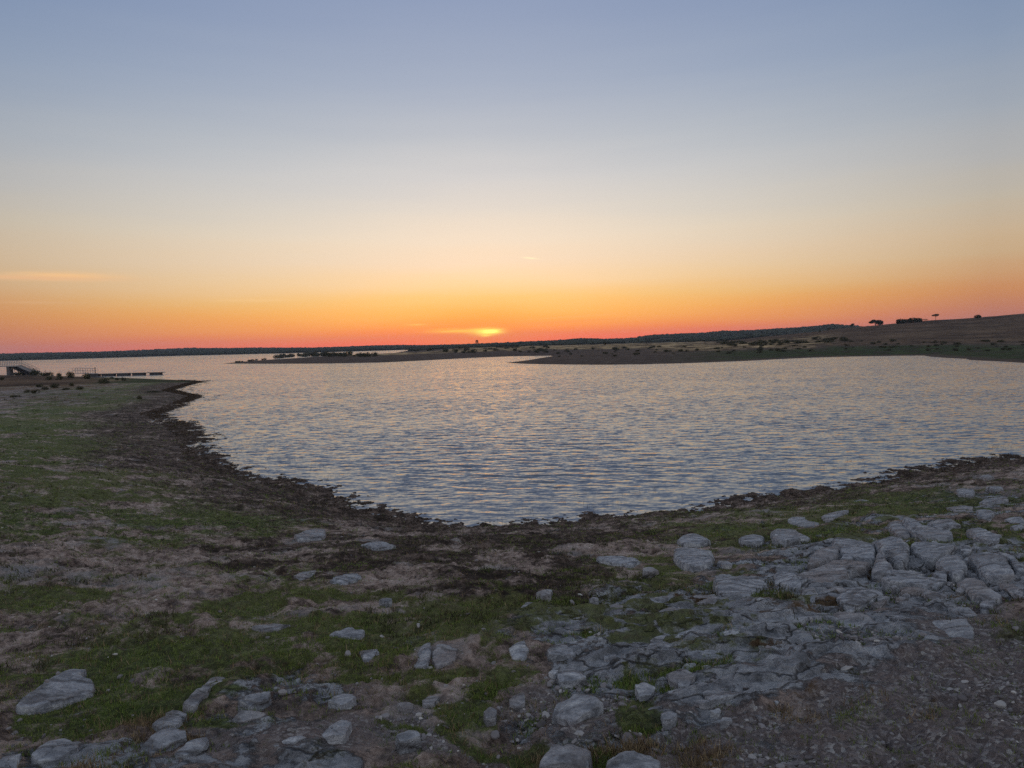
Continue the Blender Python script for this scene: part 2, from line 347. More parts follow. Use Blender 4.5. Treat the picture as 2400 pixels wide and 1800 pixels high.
 (ZC, "350,1190 370,1160 420,1135 490,1145 515,1180 440,1200 380,1220", .11, "turtle-backed rock low in the left half of the centre"),
 (ZC, "-90,960 0,910 60,900 100,935 60,970 0,990", .09, "weathered grey rock between the two left gravel patches"),
 (ZC, "360,965 400,940 470,960 460,990 400,1000", .06, "pale flat rock right of the weathered grey one"),
 (ZC, "520,940 570,905 640,910 600,960 530,965", .08, "small rock at the foot of the green strip"),
 (ZC, "1940,460 2050,400 2180,340 2222,370 2150,460 2050,500 1960,510", .2, "steep slab facing left behind the tall rounded hump"),
 (ZC, "1960,640 2050,570 2130,565 2200,620 2150,690 2040,710 1980,690", .18, "boulder in the row directly left of the lower hump"),
 (ZC, "1980,320 2060,285 2150,290 2160,310 2050,335", .1, "flat rock above the steep slab, edged with grass"),
 (ZC, "2070,1050 2120,1030 2180,1050 2130,1090 2080,1090", .07, "small round rock in gravel left of the blue-grey wedge"),
 (ZC, "920,1020 960,990 1010,1010 1000,1050 940,1060", .07, "small rock left of the big blue-grey rock's soil strip"),
 (ZC, "2100,780 2200,750 2300,800 2250,850 2130,840", .1, "half-buried rock in gravel below the lower hump"),
 (ZC, "1900,880 1960,850 2040,880 2010,930 1930,940", .08, "faint half-buried rock right of the helmet-shaped rock"),
 (ZD, "85,1040 150,950 250,860 330,790 430,740 550,722 570,750 510,785 600,820 622,850 600,890 450,950 300,1000 180,1040", .1, "large smooth leaf-shaped slab alone in grass at lower left"),
 (ZD, "980,1110 1060,1055 1100,1045 1190,1070 1150,1110 1030,1150", .08, "grey rock with a pink stone resting behind it"),
 (ZD, "1070,1035 1120,1015 1215,1040 1200,1060 1110,1045", .07, "narrow pink stone beside the green moss patch"),
 (ZD, "915,1280 1000,1190 1100,1155 1200,1170 1210,1200 1100,1240 980,1300", .12, "ridged rock at the bottom, left one of two alike"),
 (ZD, "1130,1300 1210,1230 1330,1185 1360,1200 1320,1260 1200,1310", .1, "ridged rock at the bottom, right one of two alike"),
 (ZD, "200,1340 300,1240 420,1215 530,1230 500,1290 380,1350 250,1370", .1, "flat gravelly rock at the bottom left"),
 (ZD, "-20,1340 60,1300 140,1320 120,1400 -20,1400", .08, "rock in the very bottom left corner"),
 (ZD, "1230,905 1300,880 1360,810 1450,800 1475,830 1380,870 1330,900 1260,920", .1, "arched rock above the bottom-left gravel, highest of its group"),
 (ZD, "1180,980 1280,890 1370,870 1340,930 1260,990", .08, "streaked rock under the arched rock"),
 (ZD, "1500,850 1560,820 1610,830 1560,870", .06, "small stone right of the arched rock"),
 (ZD, "1540,960 1680,940 1760,920 1740,960 1620,1000", .07, "thin rock in the gravel right of the streaked rock"),
 (ZD, "1500,1080 1560,1040 1730,1040 1700,1070 1560,1100", .07, "low rock right of the green moss patch"),
 (ZD, "1720,1240 1780,1180 1900,1180 2000,1200 1900,1240 1780,1260", .08, "low ribbed rock near the bottom between gravel patches"),
 (ZD, "2080,1180 2130,1100 2212,1060 2280,1100 2240,1190 2120,1200", .12, "stout grey rock near the bottom, left of the turtle-backed one"),
 (ZD, "1630,480 1700,450 1790,450 1890,460 1800,490 1700,500", .05, "faint flat rock carrying one small stone, left of centre"),
 (ZD, "1900,150 1960,120 2050,110 2040,140 1950,170", .05, "tiny rock left of the pale rock beside the mud"),
 ((0, 0), "690,1256 735,1240 765,1243 762,1262 700,1266", .08, "pale rock nearest the shore on the left side", 1),
 ((0, 0), "845,1280 890,1270 930,1282 880,1290", .06, "small rock nearest the shore in the centre mud", 1),
 ((0, 0), "2050,1345 2110,1338 2170,1352 2110,1362", .08, "crumbled ledge between the ramp-like slab and egg-shaped boulder", 1),
 ((0, 0), "1915,1395 1975,1380 1990,1392 1960,1405", .07, "crumbled rock at the tip of the lens-shaped slab", 1),
 ((0, 0), "1870,1470 1920,1460 1960,1475 1920,1488", .07, "low rubble rock between the dome row and kite-shaped slab", 1),
 ((0, 0), "1560,1520 1600,1500 1625,1530 1590,1550", .08, "squat rock left of the lower hump, half in moss", 1),
]
ROCK_ELL = []
for r_ in ROCKS:
    p_ = np.array(P2(r_[1])) / (1 if len(r_) > 4 else 2.765) + np.array(r_[0])
    lo_, hi_ = p_.min(0), p_.max(0)
    e_ = ((lo_[0] + hi_[0]) / 2, (lo_[1] + hi_[1]) / 2, (hi_[0] - lo_[0]) * .75, (hi_[1] - lo_[1]) * .8, 1.0)
    if ell(np.array([e_[0]]), np.array([e_[1]]), BEDR)[0] < .6: ROCK_ELL.append(e_)
def ground(x, y, micro=True, parts=False):
    r = np.hypot(x, y); az = np.arctan2(x, y)
    dn = sdist(Pn, x, y); df = sdist(Pf, x, y)
    if micro:
        # ragged edge of the near shore: finer close by
        wob = (fbm(x / 1.3, y / 1.3, 5, 4) - 0.5)
    nearw = 1 - sstep(18, 60, r)
    A = 0.75 + 7.5 * nearw; s = 0.055 + 0.195 * nearw
    back = sstep(20, 200, -y)
    zn = A * (1 - np.exp(-np.maximum(dn, 0) * s / A))
    lo = sstep(0, 3.5, dn)
    zn = zn * (0.35 + 0.65 * lo)                                   # a flat muddy lip at the water
    Bf = 2.3
    zf = Bf * (1 - np.exp(-np.maximum(df, 0) * 0.075 / Bf))
    zh = np.interp(az, *hill); zw = np.interp(az, *forest); zl = np.interp(az, *farl)
    zf = np.maximum(zf, 0)
    land = sstep(5, 60, df)
    zf = zf + land * np.maximum(zh - 2.3, 0) * sstep(180, RH, r) * (1 - 0.6 * sstep(RH, RH + 500, r))
    low = np.where(zh < 4, 1.0, 1.0)
    zf = zf + land * low * np.maximum(zw - zf, 0) * sstep(760, RF, r) * (1 - 0.3 * sstep(RF, RF + 700, r))
    zf = np.where(r > 950, zf + land * np.maximum(zl - zf, 0) * sstep(1000, RL, r) * (1 - 0.5 * sstep(RL + 200, RL + 3000, r)), zf)
    d = np.minimum(-dn, -df)
    wet = -np.minimum(d * (0.05 + 0.04 * nearw), 3.0)
    z = np.where(dn > 0, zn, np.where(df > 0, zf, wet))
    if micro:
        nn = dn > -6
        fade = 1 - sstep(50, 110, r)
        shore = np.exp(-((dn - 0.0) / 2.6) ** 2)
        lf = sstep(-4, -12, x) 
        m = (fbm(x / 2.3, y / 2.3, 11, 3) - 0.5) * 0.20 * (1 - 0.5 * shore)
        l = fbm(x / 0.42, y / 0.42, 21, 5, 0.68) - 0.5
        l = l - .55 * np.clip(fbm(x / .3, y / .3, 24, 3, .6) - .60, 0, 1)
        X_, Y_ = to_px(x, y, z)
        calm = 1 - .7 * ell(X_, Y_, BEDR) * (y > 1.5)
        nr_ = (r < 45) & (y > 1.5)
        if nr_.any(): calm[nr_] = np.minimum(calm[nr_], 1 - .85 * ell(X_[nr_], Y_[nr_], ROCK_ELL))
        m = m + calm * l * (0.21 + 0.07 * shore + 0.05 * sstep(-14, -2, -np.abs(x - 1) ) * sstep(12, 8, y) * 0)
        m = m + (fbm(x / 0.12, y / 0.12, 31, 2) - 0.5) * 0.02
        z = np.where(nn, z + m * fade, z)
        f2 = (df > 0)
        z = np.where(f2, z + ((fbm(x / 14, y / 14, 41, 4) - 0.5) * 0.7 * sstep(0, 40, df) + (fbm(x / 120, y / 120, 47, 3) - .5) * 1.2 * sstep(60, 200, df)), z)
    if parts: return z, dn, df
    return z

def cast(px, py, micro=False):
    """where the view ray through a photograph pixel meets the ground"""
    d = px_dir(px, py)
    ts = np.geomspace(2.2, 5000, 420)
    X = d[:, 0][:, None] * ts; Y = d[:, 1][:, None] * ts; Z = CH + d[:, 2][:, None] * ts
    G = np.maximum(ground(X.ravel(), Y.ravel(), micro).reshape(X.shape), 0)
    below = Z < G
    idx = np.where(below.any(1), below.argmax(1), len(ts) - 1)
    idx = np.maximum(idx, 1)
    i = np.arange(len(d))
    e0 = Z[i, idx - 1] - G[i, idx - 1]; e1 = Z[i, idx] - G[i, idx]
    f = np.clip(e0 / (e0 - e1 + 1e-9), 0, 1)
    t = ts[idx - 1] * (1 - f) + ts[idx] * f
    return np.stack([d[:, 0] * t, d[:, 1] * t, CH + d[:, 2] * t], -1)

# ------------------------------------------------------------------ object helpers
col = scene.collection
def tag(o, label=None, cat=None, group=None, kind=None):
    if label: o['label'] = label
    if cat: o['category'] = cat
    if group: o['group'] = group
    if kind: o['kind'] = kind
    return o
def mesh_np(name, verts, faces, mat, smooth=True, parent=None, attrs=None):
    """faces: (n,k) int array"""
    me = bpy.data.meshes.new(name)
    verts = np.asarray(verts, np.float32); faces = np.asarray(faces, np.int32)
    n, kf = faces.shape
    me.vertices.add(len(verts)); me.vertices.foreach_set('co', verts.ravel())
    me.loops.add(n * kf); me.loops.foreach_set('vertex_index', faces.ravel())
    me.polygons.add(n); me.polygons.foreach_set('loop_start', np.arange(0, n * kf, kf, dtype=np.int32))
    me.polygons.foreach_set('use_smooth', np.full(n, smooth))
    if attrs:
        for an, av in attrs.items():
            av = np.asarray(av, np.float32)
            if av.ndim == 1:
                a = me.attributes.new(an, 'FLOAT', 'POINT'); a.data.foreach_set('value', av)
            else:
                a = me.attributes.new(an, 'FLOAT_COLOR', 'POINT'); a.data.foreach_set('color', av.ravel())
    me.update(); me.validate()
    me.materials.append(mat)
    o = bpy.data.objects.new(name, me); col.objects.link(o)
    if parent is not None: o.parent = parent
    return o
def empty(name, loc):
    o = bpy.data.objects.new(name, None); o.location = loc; col.objects.link(o); o.empty_display_size = 0.2
    return o
def copy_tree(o, parent=None):
    c = o.copy(); col.objects.link(c)
    if parent is not None: c.parent = parent
    for ch in list(o.children): copy_tree(ch, c)
    return c

def material(name):
    m = bpy.data.materials.new(name); m.use_nodes = True
    t = m.node_tree
    p = t.nodes['Principled BSDF']
    return m, t, p
def noise(t, vec, scale, detail=4.0, rough=0.55, dist=0.0):
    n = N(t, 'ShaderNodeTexNoise'); n.inputs['Scale'].default_value = scale; n.inputs['Detail'].default_value = detail
    n.inputs['Roughness'].default_value = rough; n.inputs['Distortion'].default_value = dist
    if vec is not None: t.links.new(vec, n.inputs['Vector'])
    return n
def bump(t, p, h, dist, strength=1.0, prev=None):
    b = N(t, 'ShaderNodeBump'); b.inputs['Strength'].default_value = strength; b.inputs['Distance'].default_value = dist
    t.links.new(h, b.inputs['Height'])
    if prev is not None: t.links.new(prev, b.inputs['Normal'])
    t.links.new(b.outputs[0], p.inputs['Normal'])
    return b.outputs[0]

# ------------------------------------------------------------------ materials
def rock_nodes(t, g, scl=1.5):
    mp = N(t, 'ShaderNodeMapping'); mp.inputs['Rotation'].default_value = (0, 0, -.55); mp.inputs['Scale'].default_value = (1, 2.4, 3)
    t.links.new(g, mp.inputs['Vector'])
    wv = noise(t, g, 1.6, 5, .6)
    wadd = N(t, 'ShaderNodeVectorMath', operation='MULTIPLY_ADD'); t.links.new(wv.outputs['Color'], wadd.inputs[0]); wadd.inputs[1].default_value = (.9, .9, .9); t.links.new(mp.outputs[0], wadd.inputs[2])
    v = N(t, 'ShaderNodeTexVoronoi', feature='DISTANCE_TO_EDGE'); v.inputs['Scale'].default_value = scl; t.links.new(wadd.outputs[0], v.inputs['Vector'])
    crack = mrange(t, v.outputs['Distance'], .0, .035)
    vc = N(t, 'ShaderNodeTexVoronoi', feature='F1'); vc.inputs['Scale'].default_value = scl; t.links.new(wadd.outputs[0], vc.inputs['Vector'])
    cs = N(t, 'ShaderNodeSeparateColor'); t.links.new(vc.outputs['Color'], cs.inputs[0])
    return crack, cs.outputs[0]
def mat_ground():
    m, t, p = material('ground')
    g = N(t, 'ShaderNodeNewGeometry').outputs['Position']
    za = N(t, 'ShaderNodeAttribute'); za.attribute_name = 'zones'
    sp = N(t, 'ShaderNodeSeparateColor'); t.links.new(za.outputs['Color'], sp.inputs[0])
    grass, mud, gravel, dry = sp.outputs[0], sp.outputs[1], sp.outputs[2], za.outputs['Alpha']
    n1 = noise(t, g, 0.9, 6, .6).outputs[0]; n2 = noise(t, g, 7, 8, .75).outputs[0]; n3 = noise(t, g, 32, 4, .7).outputs[0]; n4 = noise(t, g, 0.12, 5, .6).outputs[0]
    nd = M(t, 'ADD', M(t, 'MULTIPLY', noise(t, g, 1.7, 9, .75).outputs[0], .4), M(t, 'ADD', M(t, 'MULTIPLY', n2, .3), M(t, 'MULTIPLY', noise(t, g, 17, 8, .85).outputs[0], .3)))
    dirt = ramp(t, nd, [(.43, (.045, .032, .026, 1)), (.475, (.165, .12, .10, 1)), (.525, (.38, .29, .245, 1)), (.59, (.56, .47, .42, 1))])
    dirt = mixc(t, mrange(t, n1, .56, .7), dirt, mixc(t, n3, (.20, .195, .20, 1), (.36, .345, .34, 1)))
    # stones for the gravel
    vo = N(t, 'ShaderNodeTexVoronoi', feature='F1'); vo.inputs['Scale'].default_value = 55; t.links.new(g, vo.inputs['Vector'])
    sepv = N(t, 'ShaderNodeSeparateColor'); t.links.new(vo.outputs['Color'], sepv.inputs[0])
    grc = ramp(t, sepv.outputs[0], [(0, (.10, .088, .086, 1)), (.5, (.21, .185, .185, 1)), (.8, (.31, .285, .285, 1)), (.95, (.50, .49, .48, 1))])
    grc = mixc(t, mrange(t, n2, .35, .7), grc, (.22, .175, .165, 1))
    c = mixc(t, mrange(t, gravel, .25, .75), dirt, grc)
    ba = N(t, 'ShaderNodeAttribute'); ba.attribute_name = 'bedrock'
    crack, tone = rock_nodes(t, g)
    bc = ramp(t, noise(t, g, 5, 8, .75).outputs[0], [(.40, (.16, .165, .175, 1)), (.5, (.33, .34, .365, 1)), (.6, (.50, .51, .53, 1))])
    bc = mixc(t, M(t, 'MULTIPLY', tone, .35), bc, (.17, .17, .185, 1))
    bc = mixc(t, M(t, 'MULTIPLY_ADD', crack, .75, .25), (.05, .042, .038, 1), bc)
    bmask = mrange(t, M(t, 'ADD', ba.outputs['Fac'], M(t, 'MULTIPLY', M(t, 'SUBTRACT', noise(t, g, 2.6, 8, .7).outputs[0], .5), 3.2)), .42, .56)
    c = mixc(t, bmask, c, bc)
    gc = ramp(t, noise(t, g, 14, 8, .8).outputs[0], [(.42, (.035, .045, .016, 1)), (.49, (.05, .082, .018, 1)), (.58, (.14, .18, .045, 1))])
    gc = mixc(t, mrange(t, n4, .4, .65), gc, mixc(t, .5, gc, (.17, .15, .06, 1)))
    nm = M(t, 'SUBTRACT', noise(t, g, 3.1, 10, .82).outputs[0], .5)
    gm = M(t, 'MULTIPLY', mrange(t, M(t, 'ADD', grass, M(t, 'MULTIPLY', nm, 4.5)), .35, .75), .9)
    c = mixc(t, gm, c, gc)
    dc = ramp(t, n2, [(.3, (.05, .03, .018, 1)), (.5, (.12, .075, .04, 1)), (.75, (.22, .15, .08, 1))])
    c = mixc(t, mrange(t, M(t, 'ADD', dry, M(t, 'MULTIPLY', nm, 3.0)), .35, .65), c, dc)
    mc = ramp(t, nd, [(.44, (.028, .02, .015, 1)), (.50, (.06, .042, .033, 1)), (.56, (.20, .148, .12, 1))])
    c = mixc(t, mrange(t, M(t, 'ADD', mud, M(t, 'MULTIPLY', nm, 3.0)), .3, .65), c, mc)
    t.links.new(c, p.inputs['Base Color'])
    p.inputs['Roughness'].default_value = .95; p.inputs['Specular IOR Level'].default_value = .15
    hh = M(t, 'ADD', M(t, 'ADD', M(t, 'MULTIPLY', n2, 1.0), M(t, 'MULTIPLY', M(t, 'MULTIPLY', bmask, crack), .8)), M(t, 'ADD', M(t, 'MULTIPLY', n3, .4), M(t, 'MULTIPLY', M(t, 'SUBTRACT', .35, vo.outputs['Distance']), M(t, 'MULTIPLY', gravel, .5))))
    bump(t, p, hh, 0.07, 1.0)
    return m
def mat_far():
    """the shores across the lake"""
    m, t, p = material('far_shore')
    g = N(t, 'ShaderNodeNewGeometry').outputs['Position']
    za = N(t, 'ShaderNodeAttribute'); za.attribute_name = 'zones'
    sp = N(t, 'ShaderNodeSeparateColor'); t.links.new(za.outputs['Color'], sp.inputs[0])
    n1 = noise(t, g, .05, 6, .65).outputs[0]; n2 = noise(t, g, .35, 5, .65).outputs[0]
    bank = ramp(t, n2, [(.3, (.05, .036, .03, 1)), (.6, (.10, .074, .06, 1)), (.8, (.15, .12, .10, 1))])
    grass = ramp(t, noise(t, g, .25, 7, .75).outputs[0], [(.42, (.045, .038, .028, 1)), (.5, (.03, .045, .018, 1)), (.6, (.06, .075, .03, 1))])
    n5 = noise(t, g, .11, 5, .7).outputs[0]
    dry = ramp(t, M(t, 'ADD', M(t, 'MULTIPLY', n5, .7), M(t, 'MULTIPLY', n2, .3)), [(.44, (.045, .032, .022, 1)), (.485, (.11, .075, .045, 1)), (.52, (.32, .225, .12, 1)), (.58, (.52, .38, .21, 1))])
    slope = ramp(t, M(t, 'ADD', M(t, 'MULTIPLY', n1, .6), M(t, 'MULTIPLY', n2, .4)), [(.42, (.04, .027, .02, 1)), (.5, (.085, .054, .036, 1)), (.58, (.14, .092, .058, 1))])
    wood = ramp(t, n2, [(.3, (.02, .026, .02, 1)), (.7, (.045, .05, .036, 1))])
    c = mixc(t, sp.outputs[0], bank, grass)
    c = mixc(t, sp.outputs[1], c, dry)
    c = mixc(t, sp.outputs[2], c, slope)
    c = mixc(t, za.outputs['Alpha'], c, wood)
    t.links.new(c, p.inputs['Base Color']); p.inputs['Roughness'].default_value = 1; p.inputs['Specular IOR Level'].default_value = .05
    return m
def mat_rock():
    m, t, p = material('slate_rock')
    g = N(t, 'ShaderNodeNewGeometry').outputs['Position']
    mp = N(t, 'ShaderNodeMapping'); mp.inputs['Rotation'].default_value = (0.5, 0.3, 0.6); mp.inputs['Scale'].default_value = (1, 1.9, 2.6)
    t.links.new(g, mp.inputs['Vector'])
    n1 = noise(t, g, 2.2, 6, .65).outputs[0]; n2 = noise(t, mp.outputs[0], 6, 6, .7, .4).outputs[0]; n3 = noise(t, g, 45, 4, .7).outputs[0]
    c = ramp(t, n2, [(.40, (.18, .19, .21, 1)), (.48, (.33, .345, .375, 1)), (.54, (.43, .445, .475, 1)), (.62, (.56, .57, .58, 1))])
    oi = N(t, 'ShaderNodeObjectInfo')
    c = mixc(t, M(t, 'MULTIPLY', mrange(t, M(t, 'ADD', n1, M(t, 'MULTIPLY', M(t, 'SUBTRACT', oi.outputs['Random'], .5), .3)), .5, .72), .6), c, (.25, .19, .16, 1))
    spots = mrange(t, noise(t, g, 24, 3, .5).outputs[0], .68, .74)
    c = mixc(t, M(t, 'MULTIPLY', spots, .4), c, (.42, .42, .40, 1))
    c = mixc(t, M(t, 'MULTIPLY', mrange(t, n3, .6, .4), .45), c, (.07, .07, .08, 1))
    t.links.new(c, p.inputs['Base Color']); p.inputs['Roughness'].default_value = .85; p.inputs['Specular IOR Level'].default_value = .25
    crack, tone = rock_nodes(t, g, .8)
    c = mixc(t, M(t, 'MULTIPLY', tone, .35), c, (.19, .19, .20, 1))
    c = mixc(t, M(t, 'MULTIPLY_ADD', crack, .6, .4), (.06, .05, .046, 1), c)
    t.links.new(c, p.inputs['Base Color'])
    h = M(t, 'ADD', M(t, 'ADD', M(t, 'MULTIPLY', n2, 1.3), M(t, 'MULTIPLY', crack, .5)), M(t, 'ADD', M(t, 'MULTIPLY', n3, .35), M(t, 'MULTIPLY', n1, .5)))
    bump(t, p, h, .035, 1.0)
    return m
def mat_pebble():
    m, t, p = material('pebbles')
    g = N(t, 'ShaderNodeNewGeometry')
    r = g.outputs['Random Per Island']
    c = ramp(t, r, [(0, (.07, .065, .07, 1)), (.4, (.16, .15, .16, 1)), (.75, (.27, .26, .27, 1)), (.93, (.42, .41, .40, 1)), (1, (.6, .58, .55, 1))])
    c = mixc(t, M(t, 'MULTIPLY', noise(t, g.outputs['Position'], 60, 3).outputs[0], .5), c, (.12, .09, .08, 1))
    t.links.new(c, p.inputs['Base Color']); p.inputs['Roughness'].default_value = .85
    return m
def mat_blades(name, stops, var=.3):
    m, t, p = material(name)
    g = N(t, 'ShaderNodeNewGeometry')
    c = ramp(t, g.outputs['Random Per Island'], stops)
    n = noise(t, g.outputs['Position'], .8, 4).outputs[0]
    c = mixc(t, M(t, 'MULTIPLY', mrange(t, n, .4, .65), var), c, (.13, .10, .04, 1))
    t.links.new(c, p.inputs['Base Color']); p.inputs['Roughness'].default_value = .8; p.inputs['Specular IOR Level'].default_value = .15
    return m
def mat_plain(name, c, rough=.7, metal=0.0, sc=3.0, amt=.35):
    m, t, p = material(name)
    tcn = N(t, 'ShaderNodeTexCoord')
    n = noise(t, tcn.outputs['Object'], sc, 5, .65).outputs[0]
    t.links.new(mixc(t, mrange(t, n, .35, .65), [v * (1 - amt) for v in c[:3]] + [1], [min(v * (1 + amt), 1) for v in c[:3]] + [1]), p.inputs['Base Color'])
    p.inputs['Roughness'].default_value = rough; p.inputs['Metallic'].default_value = metal
    return m
def mat_water():
    m, t, p = material('water')
    g = N(t, 'ShaderNodeNewGeometry')
    at = N(t, 'ShaderNodeAttribute'); at.attribute_name = 'chop'
    tot = None
    def slope(scale, sx, amp, rot):
        mp = N(t, 'ShaderNodeMapping'); mp.inputs['Scale'].default_value = (sx, 1, 1); mp.inputs['Rotation'].default_value = (0, 0, rot)
        t.links.new(g.outputs['Position'], mp.inputs['Vector'])
        n = noise(t, mp.outputs[0], scale, 3, .6)
        v = N(t, 'ShaderNodeVectorMath', operation='SUBTRACT'); t.links.new(n.outputs['Color'], v.inputs[0]); v.inputs[1].default_value = (.5, .5, .5)
        w = N(t, 'ShaderNodeVectorMath', operation='MULTIPLY'); t.links.new(v.outputs[0], w.inputs[0]); w.inputs[1].default_value = (amp * .6, amp, 0)
        return w.outputs[0]
    a = N(t, 'ShaderNodeVectorMath', operation='ADD'); t.links.new(slope(3.6, .4, 1.35, .12), a.inputs[0]); t.links.new(slope(11, .5, 1.0, -.15), a.inputs[1])
    sx3 = N(t, 'ShaderNodeSeparateXYZ'); t.links.new(a.outputs[0], sx3.inputs[0])
    cb = N(t, 'ShaderNodeCombineXYZ'); t.links.new(sx3.outputs[0], cb.inputs[0])
    t.links.new(M(t, 'MINIMUM', M(t, 'MULTIPLY', sx3.outputs[1], 1.9), M(t, 'MULTIPLY', sx3.outputs[1], .45)), cb.inputs[1])   # steep lee faces, gentle backs
    s = N(t, 'ShaderNodeVectorMath', operation='SCALE'); t.links.new(cb.outputs[0], s.inputs[0]); t.links.new(at.outputs['Fac'], s.inputs['Scale'])
    bias = N(t, 'ShaderNodeVectorMath', operation='SCALE'); bias.inputs[0].default_value = (0, -.09, 0); t.links.new(at.outputs['Fac'], bias.inputs['Scale'])   # the wind-side faces of the ripples lean to the near shore
    fine0 = slope(13, .5, .26, .2)
    fa = N(t, 'ShaderNodeVectorMath', operation='ADD'); t.links.new(fine0, fa.inputs[0]); t.links.new(bias.outputs[0], fa.inputs[1])
    fine = fa.outputs[0]
    b = N(t, 'ShaderNodeVectorMath', operation='ADD'); t.links.new(s.outputs[0], b.inputs[0]); t.links.new(fine, b.inputs[1])
    d = N(t, 'ShaderNodeVectorMath', operation='ADD'); t.links.new(b.outputs[0], d.inputs[0]); t.links.new(g.outputs['Normal'], d.inputs[1])
    nn = N(t, 'ShaderNodeVectorMath', operation='NORMALIZE'); t.links.new(d.outputs[0], nn.inputs[0])
    t.links.new(nn.outputs[0], p.inputs['Normal'])
    p.inputs['Base Color'].default_value = (.012, .016, .022, 1)
    p.inputs['Roughness'].default_value = .03; p.inputs['IOR'].default_value = 3.0
    return m
MG, MF, MR, MP, MW = mat_ground(), mat_far(), mat_rock(), mat_pebble(), mat_water()
M_grass = mat_blades('grass_blades', [(0, (.06, .09, .022, 1)), (.5, (.12, .18, .04, 1)), (1, (.22, .27, .07, 1))], .3)
M_drygrass = mat_blades('dry_grass', [(0, (.09, .058, .035, 1)), (.5, (.17, .12, .07, 1)), (1, (.34, .26, .15, 1))], 0)
M_weed = mat_blades('shore_weed', [(0, (.02, .014, .009, 1)), (.6, (.06, .042, .027, 1)), (1, (.12, .085, .055, 1))], 0)
M_leaf = mat_blades('shrub_leaves', [(0, (.018, .022, .013, 1)), (.6, (.05, .056, .028, 1)), (1, (.10, .095, .05, 1))], .2)
M_crown = mat_blades('tree_leaves', [(0, (.010, .014, .008, 1)), (.6, (.028, .036, .018, 1)), (1, (.05, .06, .028, 1))], 0)
M_bark = mat_plain('bark', (.05, .04, .033))
M_wood = mat_blades('woodland', [(0, (.018, .024, .016, 1)), (1, (.045, .055, .036, 1))], 0)

# ------------------------------------------------------------------ ground
def polar(rs, azs):
    R, A = np.meshgrid(rs, azs, indexing='ij')
    nr, na = R.shape
    i = np.arange(nr - 1)[:, None] * na + np.arange(na - 1)[None, :]
    f = np.stack([i, i + na, i + na + 1, i + 1], -1).reshape(-1, 4)
    return (R * np.sin(A)).ravel(), (R * np.cos(A)).ravel(), f[:, ::-1], R.ravel()

GREEN = [(180, 1160, 480, 230, .66), (140, 1480, 380, 160, .45), (900, 1400, 500, 60, .3), (150, 1010, 300, 55, .9), (100, 1080, 420, 60, .8), (350, 925, 190, 28, 1), (420, 904, 130, 12, 1), (160, 965, 220, 16, .9), (60, 1250, 420, 160, .62), (506, 1336, 170, 22, .9), (235, 1383, 120, 30), (470, 1372, 60, 22),
         (640, 1415, 150, 26), (470, 1445, 200, 40), (330, 1480, 170, 50), (180, 1520, 260, 60), (60, 1440, 150, 90, .8), (340, 1600, 200, 80), (250, 1660, 200, 50, .8), (488, 1683, 80, 25), (60, 1600, 90, 120, .7), (700, 1560, 40, 30, .5),
         (980, 1440, 220, 42), (880, 1450, 120, 30), (1160, 1473, 170, 32), (1300, 1440, 170, 30), (1350, 1352, 150, 24, .9), (1500, 1332, 120, 20, .9), (1150, 1520, 80, 40), (1100, 1560, 50, 50), (1070, 1607, 150, 42), (930, 1595, 100, 24), (1140, 1700, 130, 45, .8), (1120, 1650, 50, 40, .7),
         (1440, 1640, 60, 40, .8), (1422, 1513, 70, 24), (1415, 1385, 90, 16), (1540, 1376, 90, 14), (1480, 1455, 50, 22, .9), (860, 1740, 60, 20, .8), (840, 1545, 60, 20),
         (2300, 1120, 160, 16, .5), (2350, 1200, 100, 30, .6), (2070, 1174, 260, 34), (2150, 1203, 220, 30), (1960, 1232, 140, 26), (1710, 1282, 150, 22), (1860, 1272, 170, 26), (1636, 1380, 60, 34), (2050, 1250, 100, 26), (2290, 1273, 150, 14, .9), (1680, 1235, 220, 20, .8), (1560, 1250, 160, 22, .7), (1760, 1200, 260, 22, .6),
         (1817, 1394, 60, 18), (1350, 1290, 260, 18, .6), (760, 1310, 140, 20, .7), (900, 1330, 160, 30, .55), (600, 1200, 180, 22, .5), (330, 1190, 180, 30, .6), (350, 1120, 260, 30, .6), (680, 1250, 90, 14, .5), (1620, 1440, 40, 30, .7)]
DRYG = [(1817, 1425, 160, 20, .7), (2150, 1423, 130, 22, .65), (2034, 1352, 90, 16, .7), (1960, 1607, 170, 13, .55), (1830, 1580, 120, 10, .45), (1330, 1735, 140, 24, .7), (1640, 1760, 120, 40, .5), (250, 1730, 120, 40, .5), (80, 893, 190, 20, 1), (230, 893, 90, 9, .7), (60, 935, 200, 14, .55), (1190, 1780, 90, 20, .4), (330, 1760, 80, 20, .7)]
GRAV = [(110, 930, 230, 20, .75), (2300, 1650, 420, 190, 1), (1900, 1720, 420, 110, 1), (2000, 1520, 400, 50, .8), (1700, 1480, 300, 60, .6), (1500, 1650, 300, 120, .7), (2250, 1400, 260, 60, .7), (700, 1740, 420, 80, .7), (2360, 1170, 120, 50, .5), (720, 1600, 160, 50, .4)]
BARE = [(620, 1290, 240, 22, .8), (300, 1345, 280, 24, .7), (350, 1395, 140, 26, .8), (600, 1545, 240, 50, .95), (780, 1610, 150, 50, .9), (1250, 1650, 150, 70, .9), (1560, 1390, 260, 30, .6), (420, 1085, 160, 14, .8), (260, 1180, 200, 22, .6), (560, 1340, 120, 12, .5), (760, 1480, 60, 30, .8), (960, 1560, 90, 16, .8), (1000, 1540, 60, 30, .7), (120, 1310, 160, 16, .6)]

